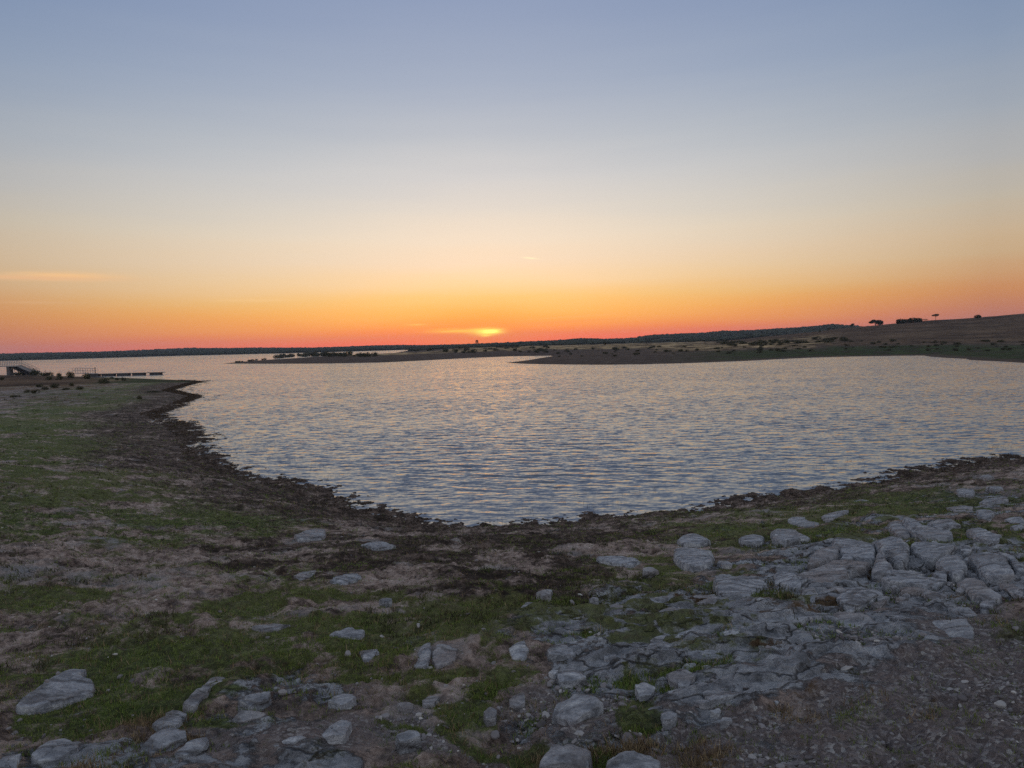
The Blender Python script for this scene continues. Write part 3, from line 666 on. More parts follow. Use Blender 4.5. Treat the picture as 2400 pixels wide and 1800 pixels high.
def near_zones(x, y, z, dn):
    ws = .25 + .16 * np.hypot(x, y)
    wx_ = ws * ((fbm(x / 1.6, y / 1.6, 62, 5, .65) - .5) * 1.3 + (fbm(x / .45, y / .45, 66, 3, .65) - .5) * .5)
    wy_ = ws * ((fbm(x / 1.6, y / 1.6, 64, 5, .65) - .5) * 2.2 + (fbm(x / .45, y / .45, 68, 3, .65) - .5) * .8)
    X, Y = to_px(x + wx_, y + wy_, np.zeros_like(x) + z)
    n = fbm(x / 1.1, y / 1.1, 61, 5, .6)
    n2 = fbm(x / 5.0, y / 5.0, 71, 4, .55)
    g = ell(X, Y, GREEN)
    r = np.hypot(x, y)
    behind = (y < 1.5)
    g = np.clip(g - .75 * ell(X, Y, BARE), 0, 1)
    g = np.where(behind, .5, g)
    g = np.clip(g * 1.0 + (n - .5) * 2.0 + (n2 - .5) * 1.2 * (g > .1), 0, 1)
    g *= sstep(.5, 2.6, dn + (n - .5) * 3)
    q = dn + (n2 - .5) * 3.0 + (n - .5) * 2.5
    mud = np.clip(1.1 - sstep(0.0, 1.9, q), 0, 1)
    mud = np.maximum(mud, (1 - sstep(3, 9, q)) * (.74 + 1.2 * (n - .5)))
    mud = np.maximum(mud, ell(X, Y, [(1100, 1335, 280, 60, 1.25), (980, 1275, 430, 44, 1.15), (1220, 1400, 170, 28, .95), (700, 1190, 160, 30, .8), (1500, 1240, 260, 22, .85), (2150, 1110, 260, 20, .8)]) * np.clip((n - .34) * 5, 0, 1))
    gr = np.clip(ell(X, Y, GRAV) + (n - .5) * .6, 0, 1)
    dry = np.clip(ell(X, Y, DRYG) + (n - .5) * .9 - .1, 0, 1)
    return np.stack([g, mud, gr, dry], -1)

def near_bed(x, y, z):
    ws = .2 + .12 * np.hypot(x, y)
    X, Y = to_px(x + ws * (fbm(x, y, 92, 4, .6) - .5) * .8, y + ws * (fbm(x, y, 94, 4, .6) - .5) * 1.4, z)
    return ell(X, Y, BEDR) * (y > 1.5)
d2r = math.radians
az_dense = np.linspace(d2r(-46), d2r(46), 1500)
az_rest = np.linspace(d2r(46), d2r(314), 150)[1:]
azs = np.concatenate([az_dense, az_rest])
rs = np.concatenate([[0.02, .4, .8, 1.2, 1.6, 2.0], np.geomspace(2.25, 130, 1050)])
gx, gy, gf, gr_ = polar(rs, azs)
gz, gdn, gdf = ground(gx, gy, True, True)
ztone = near_zones(gx, gy, gz, gdn)
bed = near_bed(gx, gy, gz)
xr_ = gx * .85 + gy * .53; yr_ = -gx * .53 + gy * .85
tr_ = fbm(xr_ / .7, yr_ / .32, 96, 4, .55) * 7
gz = gz + bed * ((np.floor(tr_) + sstep(.0, .3, tr_ % 1)) / 7 - .5) * .26
ground_o = mesh_np('ground', np.stack([gx, gy, gz], -1), gf, MG, attrs={'zones': ztone, 'bedrock': bed})
tag(ground_o, 'muddy grassy bank sloping down to the lake', None, None, 'structure')

# far ring of the ground: left shore beyond 130 m and the shores over the lake
rs2 = np.concatenate([[129.5], np.geomspace(130.2, 1000, 330), np.geomspace(1010, 3200, 90)])
fx, fy, ff, fr = polar(rs2, np.concatenate([np.linspace(d2r(-46), d2r(46), 1100), az_rest]))
fz, fdn, fdf = ground(fx, fy, True, True)
fz[:len(az_rest) + 1100] -= 0.05
def far_zones(x, y, z, df, dn, r):
    X, Y = to_px(x, y, z)
    n = fbm(x / 9, y / 9, 81, 4, .6); n2 = fbm(x / 50, y / 50, 83, 4, .6)
    grass = np.clip(sstep(1, 5, df) * (1 - sstep(26, 40, df + (n - .5) * 20)) * sstep(1500, 1800, X) + (dn > 0) * sstep(150, 320, X + (n - .5) * 300), 0, 1)
    dry = sstep(34, 48, df + (n - .5) * 26) * (df > 0) * (1 - .75 * sstep(1880, 2000, X))
    slope = np.maximum(sstep(300, 390, r + (n - .5) * 60) * sstep(1600, 1760, X), sstep(34, 48, df) * sstep(1880, 2000, X) * .8) * (df > 0)
    wood = sstep(600, 720, r + (n2 - .5) * 200 + np.where(X > 1900, -300, 0)) * (df > 0)
    dry = np.where(dn > 0, sstep(2.5, 7, dn) * (1 - sstep(180, 300, X + (n - .5) * 300)), dry)
    slope = np.where(dn > 0, sstep(2, 6, dn) * (1 - sstep(180, 300, X + (n - .5) * 300)), slope)
    return np.stack([grass, dry, slope, wood], -1)
far_o = mesh_np('far_shore', np.stack([fx, fy, fz], -1), ff, MF, attrs={'zones': far_zones(fx, fy, fz, fdf, fdn, fr)})
tag(far_o, 'low dark far shores, spits and hills round the lake', None, None, 'structure')

# ------------------------------------------------------------------ water
wr = 1 / np.linspace(1 / 9.0, 1 / 400.0, 950)
wr = np.concatenate([[6.0], wr, np.geomspace(404, 3200, 50)])
waz = np.concatenate([np.linspace(d2r(-44), d2r(44), 1300), np.linspace(d2r(44), d2r(316), 100)[1:]])
wx, wy, wf, wrr = polar(wr, waz)
wr_step = np.gradient(wr)
step = np.repeat(wr_step, len(waz))
patch = .55 + .9 * fbm(wx / 9, wy / 6, 91, 3)
wzv = np.zeros_like(wx); lost = np.zeros_like(wx)
NW = 64
for i in range(NW):
    lam = 0.10 * (1.4 / 0.10) ** (i / (NW - 1)) * rng.uniform(.93, 1.07)
    th = d2r(-96) + rng.normal(0, .36)           # travelling roughly towards the camera
    kx, ky = math.cos(th) * 2 * math.pi / lam, math.sin(th) * 2 * math.pi / lam
    slope_rms = 0.0132 * (lam / .36) ** (.08 if lam < .36 else -.5)
    amp = slope_rms * lam / (2 * math.pi) * 1.414
    w = 1 - sstep(lam / 4.5, lam / 2.2, step)
    ph = kx * wx + ky * wy + rng.uniform(0, 6.28) + 1.2 * vnoise(wx / (lam * 7), wy / (lam * 7), 200 + i)
    wzv += amp * w * np.sin(ph)
    lost += slope_rms ** 2 * (1 - w)
wzv *= patch * (.35 + .65 * sstep(0, 6, -sdist(Pn, wx, wy)))
chop = np.sqrt(lost) / 0.15
shore_d = sdist(Pn[:58], wx, wy)
water_o = mesh_np('water', np.stack([wx, wy - 3.6 * wzv, wzv], -1), wf, MW, attrs={'chop': np.clip(chop, 0.05, 1.0) * patch})
tag(water_o, 'rippled lake water reflecting the sunset sky', None, None, 'structure')

# ------------------------------------------------------------------ slate rocks, traced one by one
def rock(zone, outline, H, label, raw=0, idx=0):
    sc = 1.0 if raw else 2.765
    pts = [(zone[0] + x / sc, zone[1] + y / sc) for x, y in P2(outline)]
    # part of the outline's height in the picture is the rock's own height: take it off before laying the foot down
    ys = np.array([p[1] for p in pts]); y1_, y0_ = ys.max(), ys.min(); ph = y1_ - y0_
    up_ = .10 if zone == ZD else .17
    ys = y1_ - (y1_ - ys) * (1 - up_)
    w3 = cast([p[0] for p in pts], ys)
    H = min(H * 1.3, up_ * ph / F * float(np.linalg.norm(w3.mean(0) - np.array([0, 0, CH]))) * 1.15)
    w = w3[:, :2]
    c = w.mean(0)
    rg = np.random.default_rng(1000 + idx)
    na, nt = 84, 20
    th = np.linspace(0, 2 * np.pi, na, endpoint=False)
    a = w - c; b = np.roll(a, -1, 0)
    R = np.zeros(na)
    for i, t in enumerate(th):
        d = np.array([math.cos(t), math.sin(t)])
        for p, q in zip(a, b):
            e = q - p
            den = d[0] * e[1] - d[1] * e[0]
            if abs(den) < 1e-9: continue
            s = (p[0] * e[1] - p[1] * e[0]) / den
            u = (p[0] * d[1] - p[1] * d[0]) / den
            if s > 0 and -1e-6 <= u <= 1 + 1e-6: R[i] = max(R[i], s)
    if not (R > 0).any(): return None
    R[R == 0] = R[R > 0].min()
    Rm = R.mean()
    H = H * (1.15 if near_bed(c[:1], c[1:2], np.array([2.0]))[0] > .5 else .8) + .01
    R = R * (1 + (.08 if 'leaf' in label[:22] else .16) * (fbm(np.cos(th) * 2.2 + idx, np.sin(th) * 2.2, 300 + idx, 4, .6) - .5))
    tt = np.linspace(0, 1, nt) ** .7
    T, TH = np.meshgrid(tt, th, indexing='ij')
    RR = R[None, :] * T * 1.05
    X = c[0] + RR * np.cos(TH); Y = c[1] + RR * np.sin(TH)
    base = ground(X.ravel(), Y.ravel(), False).reshape(X.shape)
    # strata dip to the right and away; edges break along a few planes
    dip = np.array([.45, .9]); dip /= np.linalg.norm(dip)
    u = ((X - c[0]) * dip[0] + (Y - c[1]) * dip[1]) / Rm
    # the beds rise away from the lake bank's foot: low near edge, broken far edge
    vv = (X - c[0]) * c[0] / np.hypot(*c) + (Y - c[1]) * c[1] / np.hypot(*c)
    dm_ = max((a @ (c / np.hypot(*c))).max(), .04)
    v = np.clip(vv / dm_, -1.1, 1.1)
    v = np.where(v > .3, .3 + (v - .3) * .2, v)
    lt = rg.uniform(-.35, .35)
    uu = ((X - c[0]) * c[1] - (Y - c[1]) * c[0]) / np.hypot(*c) / Rm
    h = H * (.78 + .45 * v + lt * np.clip(uu, -1, 1) * .5)
    for kk in range(6):
        t = rg.uniform(0, 2 * np.pi); n = np.array([math.cos(t), math.sin(t)])
        ext = max((a @ n).max(), .05)
        pos = ((X - c[0]) * n[0] + (Y - c[1]) * n[1])
        hp = (ext - pos) * rg.uniform(.25, .9) + H * rg.uniform(.1, .5)
        h = np.minimum(h, hp) - .012 * np.exp(-np.abs(h - hp) / .02)
    steep = .22 + 1.2 * vnoise(np.cos(TH) * 1.6 + idx * 3, np.sin(TH) * 1.6, 500 + idx)
    h = np.minimum(h, (1.0 - T) * R[None, :] * steep)
    # terraces, ridges and pits
    xr = (X * .8 + Y * .6); yr = (-X * .6 + Y * .8)
    h = h + (np.abs(fbm(xr / .5, yr / .13, 700, 4, .55) - .5) * -2 + .35) * ((H * .15 + .012) if 'leaf' not in label[:22] else .012)
    h = h + (fbm(X / .12, Y / .12, 720, 3, .6) - .5) * .022
    cr = np.abs(fbm(xr / .28 + 9, yr / .55, 730 + idx % 5, 3) - .5)
    h = h - np.exp(-(cr / .014) ** 2) * min(.03, H * .35) * (1 if idx % 5 in (0, 3) and Rm < .6 and 'leaf' not in label[:22] else 0)
    fade = 1 - sstep(.93, 1.0, T)
    Z = base + h * fade + (1 - fade) * -.10
    bz = float(base[0, 0])
    nb_ = near_bed(X.ravel(), Y.ravel(), base.ravel()).reshape(X.shape)
    Z = Z + .012 + .016 * np.clip(nb_.mean() * 1.5, 0, 1)
    V = [np.array([[0, 0, float(Z[0].mean() - bz)]])]
    V.append(np.stack([X[1:] - c[0], Y[1:] - c[1], Z[1:] - bz], -1).reshape(-1, 3))
    V.append(np.array([[0, 0, -.16]]))
    V = np.vstack(V)
    Fq = []
    for j in range(nt - 2):
        o0 = 1 + j * na; o1 = o0 + na
        i = np.arange(na); n1 = (i + 1) % na
        Fq.append(np.stack([o0 + i, o1 + i, o1 + n1, o0 + n1], -1))
    quads = np.vstack(Fq)
    tri = [[0, 1 + i, 1 + (i + 1) % na] for i in range(na)]
    lastr = 1 + (nt - 2) * na; bot = len(V) - 1
    tri += [[bot, lastr + (i + 1) % na, lastr + i] for i in range(na)]
    me = bpy.data.meshes.new('slate_rock')
    me.from_pydata(V.tolist(), [], quads.tolist() + tri)
    me.polygons.foreach_set('use_smooth', np.full(len(me.polygons), True))
    me.materials.append(MR)
    o = bpy.data.objects.new('slate_rock', me); col.objects.link(o)
    o.location = (c[0], c[1], bz)
    return tag(o, label, 'rock', 'slate rocks breaking through the bank')
rock_c = []
# smaller knobs of the same bedrock that fill the gaps between the slabs
rgk = np.random.default_rng(77)
BED = [(2080, 1330, 330, 90), (1750, 1470, 330, 110), (1560, 1560, 260, 120), (1750, 1640, 260, 70), (2150, 1400, 220, 60), (1300, 1480, 160, 70), (1950, 1480, 260, 60)]
done = [np.array(P2(r[1])).mean(0) / (1 if len(r) > 4 else 2.765) + np.array(r[0]) for r in ROCKS]
tries = 0
while len(ROCKS) < 185 and tries < 5000:
    tries += 1
    b = BED[rgk.integers(len(BED))]
    cx_, cy_ = b[0] + rgk.normal(0, .45) * b[2], b[1] + rgk.normal(0, .45) * b[3]
    if cy_ > 1785 or cx_ > 2390: continue
    if min(math.hypot((cx_ - d[0]), (cy_ - d[1]) * 2) for d in done) < 34: continue
    done.append(np.array([cx_, cy_]))
    w_ = rgk.uniform(11, 34) * (.6 + .5 * (cy_ - 1200) / 500); sh = rgk.uniform(-.5, .1)
    pl = []
    for t_ in np.sort(rgk.uniform(0, 6.28, 8)):
        r_ = rgk.uniform(.75, 1.1); ux, uy = w_ * r_ * math.cos(t_), -w_ * .42 * r_ * math.sin(t_)
        pl.append("%.1f,%.1f" % (cx_ + ux, cy_ + uy + sh * ux))
    lab = "small knob of bedrock in the bottom left gravel" if cx_ < 1000 else "small knob of bedrock in the gaps between the slabs and boulders, lower right"
    ROCKS.append(((0, 0), ' '.join(pl), rgk.uniform(.02, .05), lab, 1))
for i, rk in enumerate(ROCKS):
    z, ol, H, lb = rk[:4]
    o = rock(z, ol, H, lb, rk[4] if len(rk) > 4 else 0, i)
    if o: rock_c.append((o.location.x, o.location.y))

# ------------------------------------------------------------------ small stones
def stone_template(rg, n=14):
    """a faceted flat chip of slate: irregular top and bottom outline"""
    k = 7
    t = np.linspace(0, 2 * np.pi, k, endpoint=False) + rg.uniform(-.3, .3, k)
    r = rg.uniform(.6, 1.0, k)
    el = rg.uniform(.45, .95)
    ring = np.stack([r * np.cos(t), r * np.sin(t) * el], -1)
    hh = rg.uniform(.22, .5)
    v = np.vstack([np.c_[ring * .95, np.full(k, -.15)], np.c_[ring, np.full(k, hh * .45)], np.c_[ring * rg.uniform(.5, .8) + rg.uniform(-.1, .1, 2), hh + rg.uniform(-.08, .08, k)]])
    f = []
    for a_ in (0, k):
        for i in range(k):
            j = (i + 1) % k
            f += [[a_ + i, a_ + j, a_ + k + j], [a_ + i, a_ + k + j, a_ + k + i]]
    for i in range(1, k - 1): f.append([2 * k, 2 * k + i, 2 * k + i + 1])
    return v, np.array(f)
TPL = [stone_template(np.random.default_rng(40 + i)) for i in range(12)]

def scatter_pts(n, r0, r1, pw=1.0):
    """points on the near bank, spread evenly over the view"""
    u = rng.uniform(0, 1, n)
    r = (r0 ** -pw + u * (r1 ** -pw - r0 ** -pw)) ** (-1 / pw)
    az = rng.uniform(d2r(-39), d2r(39), n)
    return r * np.sin(az), r * np.cos(az), r
def zones_at(x, y):
    z, dn, df = ground(x, y, True, True)
    return z, dn, near_zones(x, y, z, dn)

sx, sy, sr = scatter_pts(60000, 2.3, 26, .9)
sz, sdn, szn = zones_at(sx, sy)
clump = fbm(sx / .8, sy / .8, 401, 4, .6)
prob = .9 * np.clip(.10 + 1.0 * szn[:, 2] - .75 * szn[:, 0] - szn[:, 1], 0.03, 1) * sstep(.38, .62, clump) * (sdn > 1.2)
keep = rng.uniform(0, 1, len(sx)) < prob
sx, sy, sz, sr = sx[keep], sy[keep], sz[keep], sr[keep]
size = np.exp(rng.normal(math.log(.0085), .5, len(sx))) * (1 + sr * .05)
size = np.clip(size, .005, .06)
V, Fc, off = [], [], 0
for i in range(len(sx)):
    v, f = TPL[rng.integers(12)]
    a_ = rng.uniform(0, 6.28); c_, s_ = math.cos(a_), math.sin(a_)
    tx, ty = rng.normal(0, .22, 2)
    w = v * size[i]
    V.append(np.c_[w[:, 0] * c_ - w[:, 1] * s_ + sx[i], w[:, 0] * s_ + w[:, 1] * c_ + sy[i], w[:, 2] + sz[i] + w[:, 0] * tx + w[:, 1] * ty])
    Fc.append(f + off); off += len(v)
gravel_o = mesh_np('gravel', np.vstack(V), np.vstack(Fc), MP, smooth=False)
tag(gravel_o, None, None, None, 'stuff')

LOOSE = [(20, 1708, 9), (46, 1690, 10), (30, 1722, 8), (120, 1700, 6), (282, 1588, 15, "white pebble in the grass right of the leaf-shaped slab"), (310, 1678, 9), (142, 1712, 8), (235, 1748, 8), (427, 1494, 9), (138, 1608, 11, "broken stones lying on top of the leaf-shaped slab"), (112, 1628, 12),
         (1133, 1475, 11, "pale stone alone in the central green band"), (1335, 1330, 10, "white chip on turf left of the loose tabular slab"), (1324, 1658, 9), (1375, 1673, 9), (1415, 1640, 12), (1270, 1668, 9), (1305, 1556, 8), (1378, 1577, 9), (1542, 1742, 12), (1585, 1671, 9), (1582, 1720, 8), (1168, 1776, 14),
         (1801, 1546, 13, "pale pebble sitting on the rounded block"), (1647, 1656, 14), (1665, 1795, 10), (2098, 1497, 15), (2112, 1495, 10), (2163, 1492, 20, "flat chip of slate in gravel left of the kite-shaped slab"), (2260, 1399, 16), (2380, 1474, 18, "flat pale stone near the right edge level with the kite slab"), (2303, 1489, 14), (2310, 1479, 9), (2166, 1475, 12), (2113, 1594, 11), (2111, 1587, 9), (2195, 1586, 10), (2122, 1558, 9), (1917, 1629, 10), (1843, 1672, 8), (1750, 1700, 8),
         (2097, 1346, 9, "small white stone under the pointed triangular block"), (1742, 1391, 7), (1780, 1499, 12), (1921, 1501, 10), (1845, 1462, 8), (2058, 1744, 14), (2068, 1742, 12), (2090, 1720, 9), (2110, 1712, 8), (1990, 1735, 9), (2210, 1752, 10), (1864, 1692, 8), (1660, 1727, 10), (1712, 1700, 8), (1750, 1742, 8), (409, 1720, 8), (490, 1700, 9), (575, 1790, 12), (700, 1782, 12), (596, 1330, 9), (628, 1495, 10), (760, 1590, 8), (895, 1592, 7), (870, 1591, 7), (2050, 1660, 9), (2395, 1635, 12)]
protos = []
for i in range(6):
    v, f = stone_template(np.random.default_rng(80 + i))
    me = bpy.data.meshes.new('loose_stone'); me.from_pydata(v.tolist(), [], f.tolist()); me.materials.append(MP)
    protos.append(me)
lp = cast([l[0] for l in LOOSE], [l[1] for l in LOOSE], True)
for i, l in enumerate(LOOSE):
    d = math.dist(lp[i], (0, 0, CH))
    o = bpy.data.objects.new('loose_stone', protos[i % 6]); col.objects.link(o)
    s = l[2] / F * d * .62
    o.scale = (s, s, s * 1.15); o.location = (lp[i][0], lp[i][1], lp[i][2] + s * .05)
    o.rotation_euler = (rng.normal(0, .12), rng.normal(0, .12), rng.uniform(0, 6.28))
    if i in (9, 10, 23): o.location.z += .07
    lab = l[3] if len(l) > 3 else ("loose chip of slate lying in the left grass or gravel" if l[0] < 1000 else "loose chip of slate lying in gravel right of the centre" if l[0] > 1200 else "loose chip of slate in the centre turf")
    tag(o, lab, 'stone', 'loose chips of slate on the bank' if len(l) < 4 else 'noticeable single stones on the bank')

# ------------------------------------------------------------------ grass
def blades(name, x, y, z, length, width, nb, mat, lean=.6, spread=.5):
    n = len(x)
    X = np.repeat(x, nb) + rng.normal(0, 1, n * nb) * np.repeat(spread * length, nb)
    Y = np.repeat(y, nb) + rng.normal(0, 1, n * nb) * np.repeat(spread * length, nb)
    Z = np.repeat(z, nb)
    L = np.repeat(length, nb) * rng.uniform(.55, 1.25, n * nb); W = np.repeat(width, nb)
    a_ = rng.uniform(0, 2 * np.pi, n * nb); b_ = rng.uniform(0, 2 * np.pi, n * nb)
    ln = rng.uniform(.2, 1.4, n * nb) * lean
    p0 = np.stack([X - np.cos(a_) * W / 2, Y - np.sin(a_) * W / 2, Z - .01], -1)
    p1 = np.stack([X + np.cos(a_) * W / 2, Y + np.sin(a_) * W / 2, Z - .01], -1)
    hz = L / np.sqrt(1 + ln ** 2)
    p2 = np.stack([X + np.cos(b_) * hz * ln, Y + np.sin(b_) * hz * ln, Z + hz], -1)
    v = np.stack([p0, p1, p2], 1).reshape(-1, 3)
    f = np.arange(len(v)).reshape(-1, 3)
    return v, f
def in_rock(x, y):
    return np.zeros(len(x), bool)
gx_, gy_, grr = scatter_pts(190000, 2.3, 60, .75)
gz_, gdn_, gzn_ = zones_at(gx_, gy_)
gm = np.clip((gzn_[:, 0] + (fbm(gx_ / .35, gy_ / .35, 411, 4, .7) - .5) * 3.4 - .3) * 1.5, 0, 1)
gm = np.maximum(gm * .75, .06) * (gdn_ > .3)
kp = rng.uniform(0, 1, len(gx_)) < gm
X_, Y_, Z_, R_ = gx_[kp], gy_[kp], gz_[kp], grr[kp]
Ln = (.009 + .0011 * R_) * rng.uniform(.5, 1.6, len(X_))
v, f = blades('grass', X_, Y_, Z_, Ln, .0022 + .0006 * R_, 6, M_grass, lean=.9, spread=.8)
gr_o = mesh_np('grass', v, f, M_grass, smooth=False); tag(gr_o, None, None, None, 'stuff')
# coarser tussocks dotted over the turf
tx_, ty_, tr_ = scatter_pts(22000, 5, 110, .45)
tz_, tdn_, tzn_ = zones_at(tx_, ty_)
kp = (rng.uniform(0, 1, len(tx_)) < .1 + .35 * tzn_[:, 0]) & (tdn_ > 1.0) & (fbm(tx_ / 1.7, ty_ / 1.7, 433, 4, .6) > .5)
X_, Y_, Z_, R_ = tx_[kp], ty_[kp], tz_[kp], tr_[kp]
v, f = blades('tussocks', X_, Y_, Z_, (.035 + .0011 * R_) * rng.uniform(.5, 1.5, len(X_)), .004 + .0007 * R_, 12, M_leaf, lean=.9, spread=.7)
tag(mesh_np('tussocks', v, f, M_leaf, smooth=False), None, None, None, 'stuff')
dm = np.clip((gzn_[:, 3] + (fbm(gx_ / .3, gy_ / .3, 413, 3) - .5) * .8 - .3) * 1.6, 0, 1)
dm = np.maximum(dm, .035 * (gzn_[:, 0] > .1)) * (gdn_ > .8)
kp = rng.uniform(0, 1, len(gx_)) < dm
X_, Y_, Z_, R_ = gx_[kp], gy_[kp], gz_[kp], grr[kp]
Ln = (.022 + .0016 * R_) * rng.uniform(.6, 1.6, len(X_))
v, f = blades('dry_grass', X_, Y_, Z_, Ln, .0022 + .0006 * R_, 6, M_drygrass, lean=1.0, spread=.7)
tag(mesh_np('dry_grass', v, f, M_drygrass, smooth=False), None, None, None, 'stuff')

# weed and mud clumps along the waterline
n = 160000
x_ = rng.uniform(-75, 45, n); y_ = rng.uniform(10, 130, n)
dd = sdist(Pn, x_, y_)
kp = (dd > -2.6) & (dd < 1.8); x_, y_, dd = x_[kp], y_[kp], dd[kp]
base_n = len(x_)
xs, ys, ds = [x_], [y_], [dd]
for rep in range(7):
    xx = x_ + rng.normal(0, .6, base_n); yy = y_ + rng.normal(0, .6, base_n)
    xs.append(xx); ys.append(yy); ds.append(sdist(Pn, xx, yy))
x_, y_, dd = map(np.concatenate, (xs, ys, ds))
cl = fbm(x_ / .55, y_ / .4, 421, 4, .6)
leftw = sstep(-3, -9, x_) * sstep(48, 36, y_)
lim = sstep(-.5 - 1.9 * leftw, .3, dd)
kp = (cl > .70 - .26 * lim - .05 * leftw) & (dd > -2.4) & (dd < 1.5)
x_, y_, dd, cl = x_[kp], y_[kp], dd[kp], cl[kp]
z_ = np.maximum(ground(x_, y_, True), -.03)
R_ = np.hypot(x_, y_)
v, f = blades('shore_weed', x_, y_, z_, (.018 + .0007 * R_) * rng.uniform(.5, 1.3, len(x_)), .008 + .0006 * R_, 5, M_weed, lean=1.3, spread=1.0)
tag(mesh_np('shore_weed', v, f, M_weed, smooth=False), None, None, None, 'stuff')
# thin reeds standing in the shallows
x_ = rng.uniform(-30, 32, 26000); y_ = rng.uniform(14, 60, 26000); dd = sdist(Pn, x_, y_)
kp = (dd > -3.2) & (dd < .1) & (fbm(x_ / 1.4, y_ / .8, 431, 3) > .60); x_, y_ = x_[kp], y_[kp]
v, f = blades('reeds', x_, y_, np.full(len(x_), -.03), np.full(len(x_), .16), .006 + 0 * x_, 3, M_weed, lean=.12, spread=.4)
tag(mesh_np('reeds', v, f, M_weed, smooth=False), None, None, None, 'stuff')

# ------------------------------------------------------------------ shrubs and trees
def leaf_cloud(seed, blobs, n, leaf):
    """leaf-sized faces through a few overlapping lobes; blobs: (cx,cy,cz,rx,ry,rz)"""
    rg = np.random.default_rng(seed)
    V = []
    for i in range(n):
        bx = blobs[rg.integers(len(blobs))]
        d = rg.normal(0, 1, 3); d /= np.linalg.norm(d)
        rad = rg.uniform(.25, 1.0) ** .5 * (1 + .25 * (rg.random() - .5))
        c = np.array(bx[:3]) + d * rad * np.array(bx[3:])
        u_ = rg.normal(0, 1, 3); u_ /= np.linalg.norm(u_); w_ = np.cross(u_, rg.normal(0, 1, 3)); w_ /= np.linalg.norm(w_)
        s = leaf * rg.uniform(.6, 1.4)
        V += [c - u_ * s, c + w_ * s * .55, c + u_ * s, c - w_ * s * .55]
    V = np.array(V); V[:, 2] = np.maximum(V[:, 2], 0.0)
    return V, np.arange(len(V)).reshape(-1, 4)
def tube(path, radii, k=6):
    V = []; Fq = []
    path = np.array(path, float)
    for i, p in enumerate(path):
        d = path[min(i + 1, len(path) - 1)] - path[max(i - 1, 0)]; d /= np.linalg.norm(d)
        a_ = np.cross(d, [0.3, .9, .1]); a_ /= np.linalg.norm(a_); b_ = np.cross(d, a_)
        for j in range(k):
            t = 2 * np.pi * j / k
            V.append(p + (a_ * math.cos(t) + b_ * math.sin(t)) * radii[i])
    for i in range(len(path) - 1):
        for j in range(k):
            Fq.append([i * k + j, i * k + (j + 1) % k, (i + 1) * k + (j + 1) % k, (i + 1) * k + j])
    return np.array(V), np.array(Fq)
def join(parts):
    V, Fc, o = [], [], 0
    for v, f in parts: V.append(v); Fc.append(f + o); o += len(v)
    return np.vstack(V), np.vstack(Fc)
SHR = []
for s in range(5):
    rg = np.random.default_rng(900 + s)
    bl = [(rg.uniform(-.35, .35), rg.uniform(-.3, .3), rg.uniform(.2, .45), rg.uniform(.25, .45), rg.uniform(.25, .45), rg.uniform(.2, .42)) for _ in range(5)]
    v, f = leaf_cloud(s, bl, 420, .075)
    tw = [tube([(0, 0, -.1), (rg.uniform(-.4, .4), rg.uniform(-.3, .3), .55), (rg.uniform(-.5, .5), rg.uniform(-.4, .4), rg.uniform(.75, 1.05))], [.02, .012, .004], 3) for _ in range(7)]
    tv, tf = join(tw)
    root = empty('shrub', (0, 0, -50))
    fo = mesh_np('foliage', v, f, M_leaf, smooth=False, parent=root)
    st = mesh_np('stem', tv, tf, M_bark, smooth=False, parent=root)
    SHR.append(root)
used = [False] * 5
def put_shrub(p, size, label, group, hs=1.0, k=None):
    k = rng.integers(5) if k is None else k
    if not used[k]: o = SHR[k]; used[k] = True
    else: o = copy_tree(SHR[k])
    o.location = (p[0], p[1], p[2] - .05 * size); o.scale = (size, size, size * hs)
    o.rotation_euler = (0, 0, rng.uniform(0, 6.28))
    tag(o, label, 'shrub', group)
    return o
LEFT = [(27, 878, 13, .4, "dark shrub under the footbridge beside its concrete pillar"), (44, 879, 22, .35, "dark shrub below the sloping ramp, second from the pillar"), (62, 879, 24, .6, "dark shrub where the ramp meets the ground"), (80, 880, 20, .6, "dark shrub just past the foot of the ramp"), (107, 881, 22, .45, "flat dark shrub on the crest right of the ramp"), (140, 882, 9, .9, "small shrub on the crest halfway between ramp and pontoon"),
        (168, 886, 13, 1.1, "upright shrub in front of the pontoon's light railing"), (200, 888, 16, .8, "reddish dark shrub at the shore end of the pontoon"), (115, 891, 9, 1.1, "bushy tuft below the crest shrub, in dry grass"), (140, 890, 9, 1.0, "bushy tuft right of its neighbour in the dry grass"), (92, 908, 9, .9, "left one of three close tufts in the dry grass"), (105, 914, 10, .8, "middle one of three close tufts in the dry grass"), (127, 909, 14, .7, "broad right one of three close tufts"),
        (64, 920, 9, .8, "small tuft at far left below the three close tufts"), (82, 922, 12, .7, "wider tuft beside the small one at far left"), (154, 914, 13, .5, "low tuft right of the three close tufts"), (166, 905, 9, .9, "small tuft above the low one at the dry grass edge"), (188, 913, 11, .7, "tuft at the border of dry grass and green turf"), (244, 899, 16, .9, "largest dark shrub in front of the floating pontoon"), (260, 887, 8, .5, "tiny shrub at the shore left of the peninsula's pair"), (275, 891, 7, .8, "left shrub of the pair near the peninsula shore"), (289, 892, 9, .8, "right shrub of the pair near the peninsula shore"),
        (328, 936, 9, 1.0, "lone round shrub in the green turf by the inlet"), (364, 919, 30, .18, "long flat dark clump on the peninsula turf"), (36, 931, 16, .3, "flat dark patch of scrub at far left in grey soil"), (3, 891, 8, .8, "shrub cut by the left edge of the picture")]
lc = cast([l[0] for l in LEFT], [l[1] for l in LEFT])
for l, p in zip(LEFT, lc):
    d = math.dist(p, (0, 0, CH))
    put_shrub(p, l[2] / F * d * 1.1, l[4], 'shrubs on the near left bank', l[3] * 1.25)
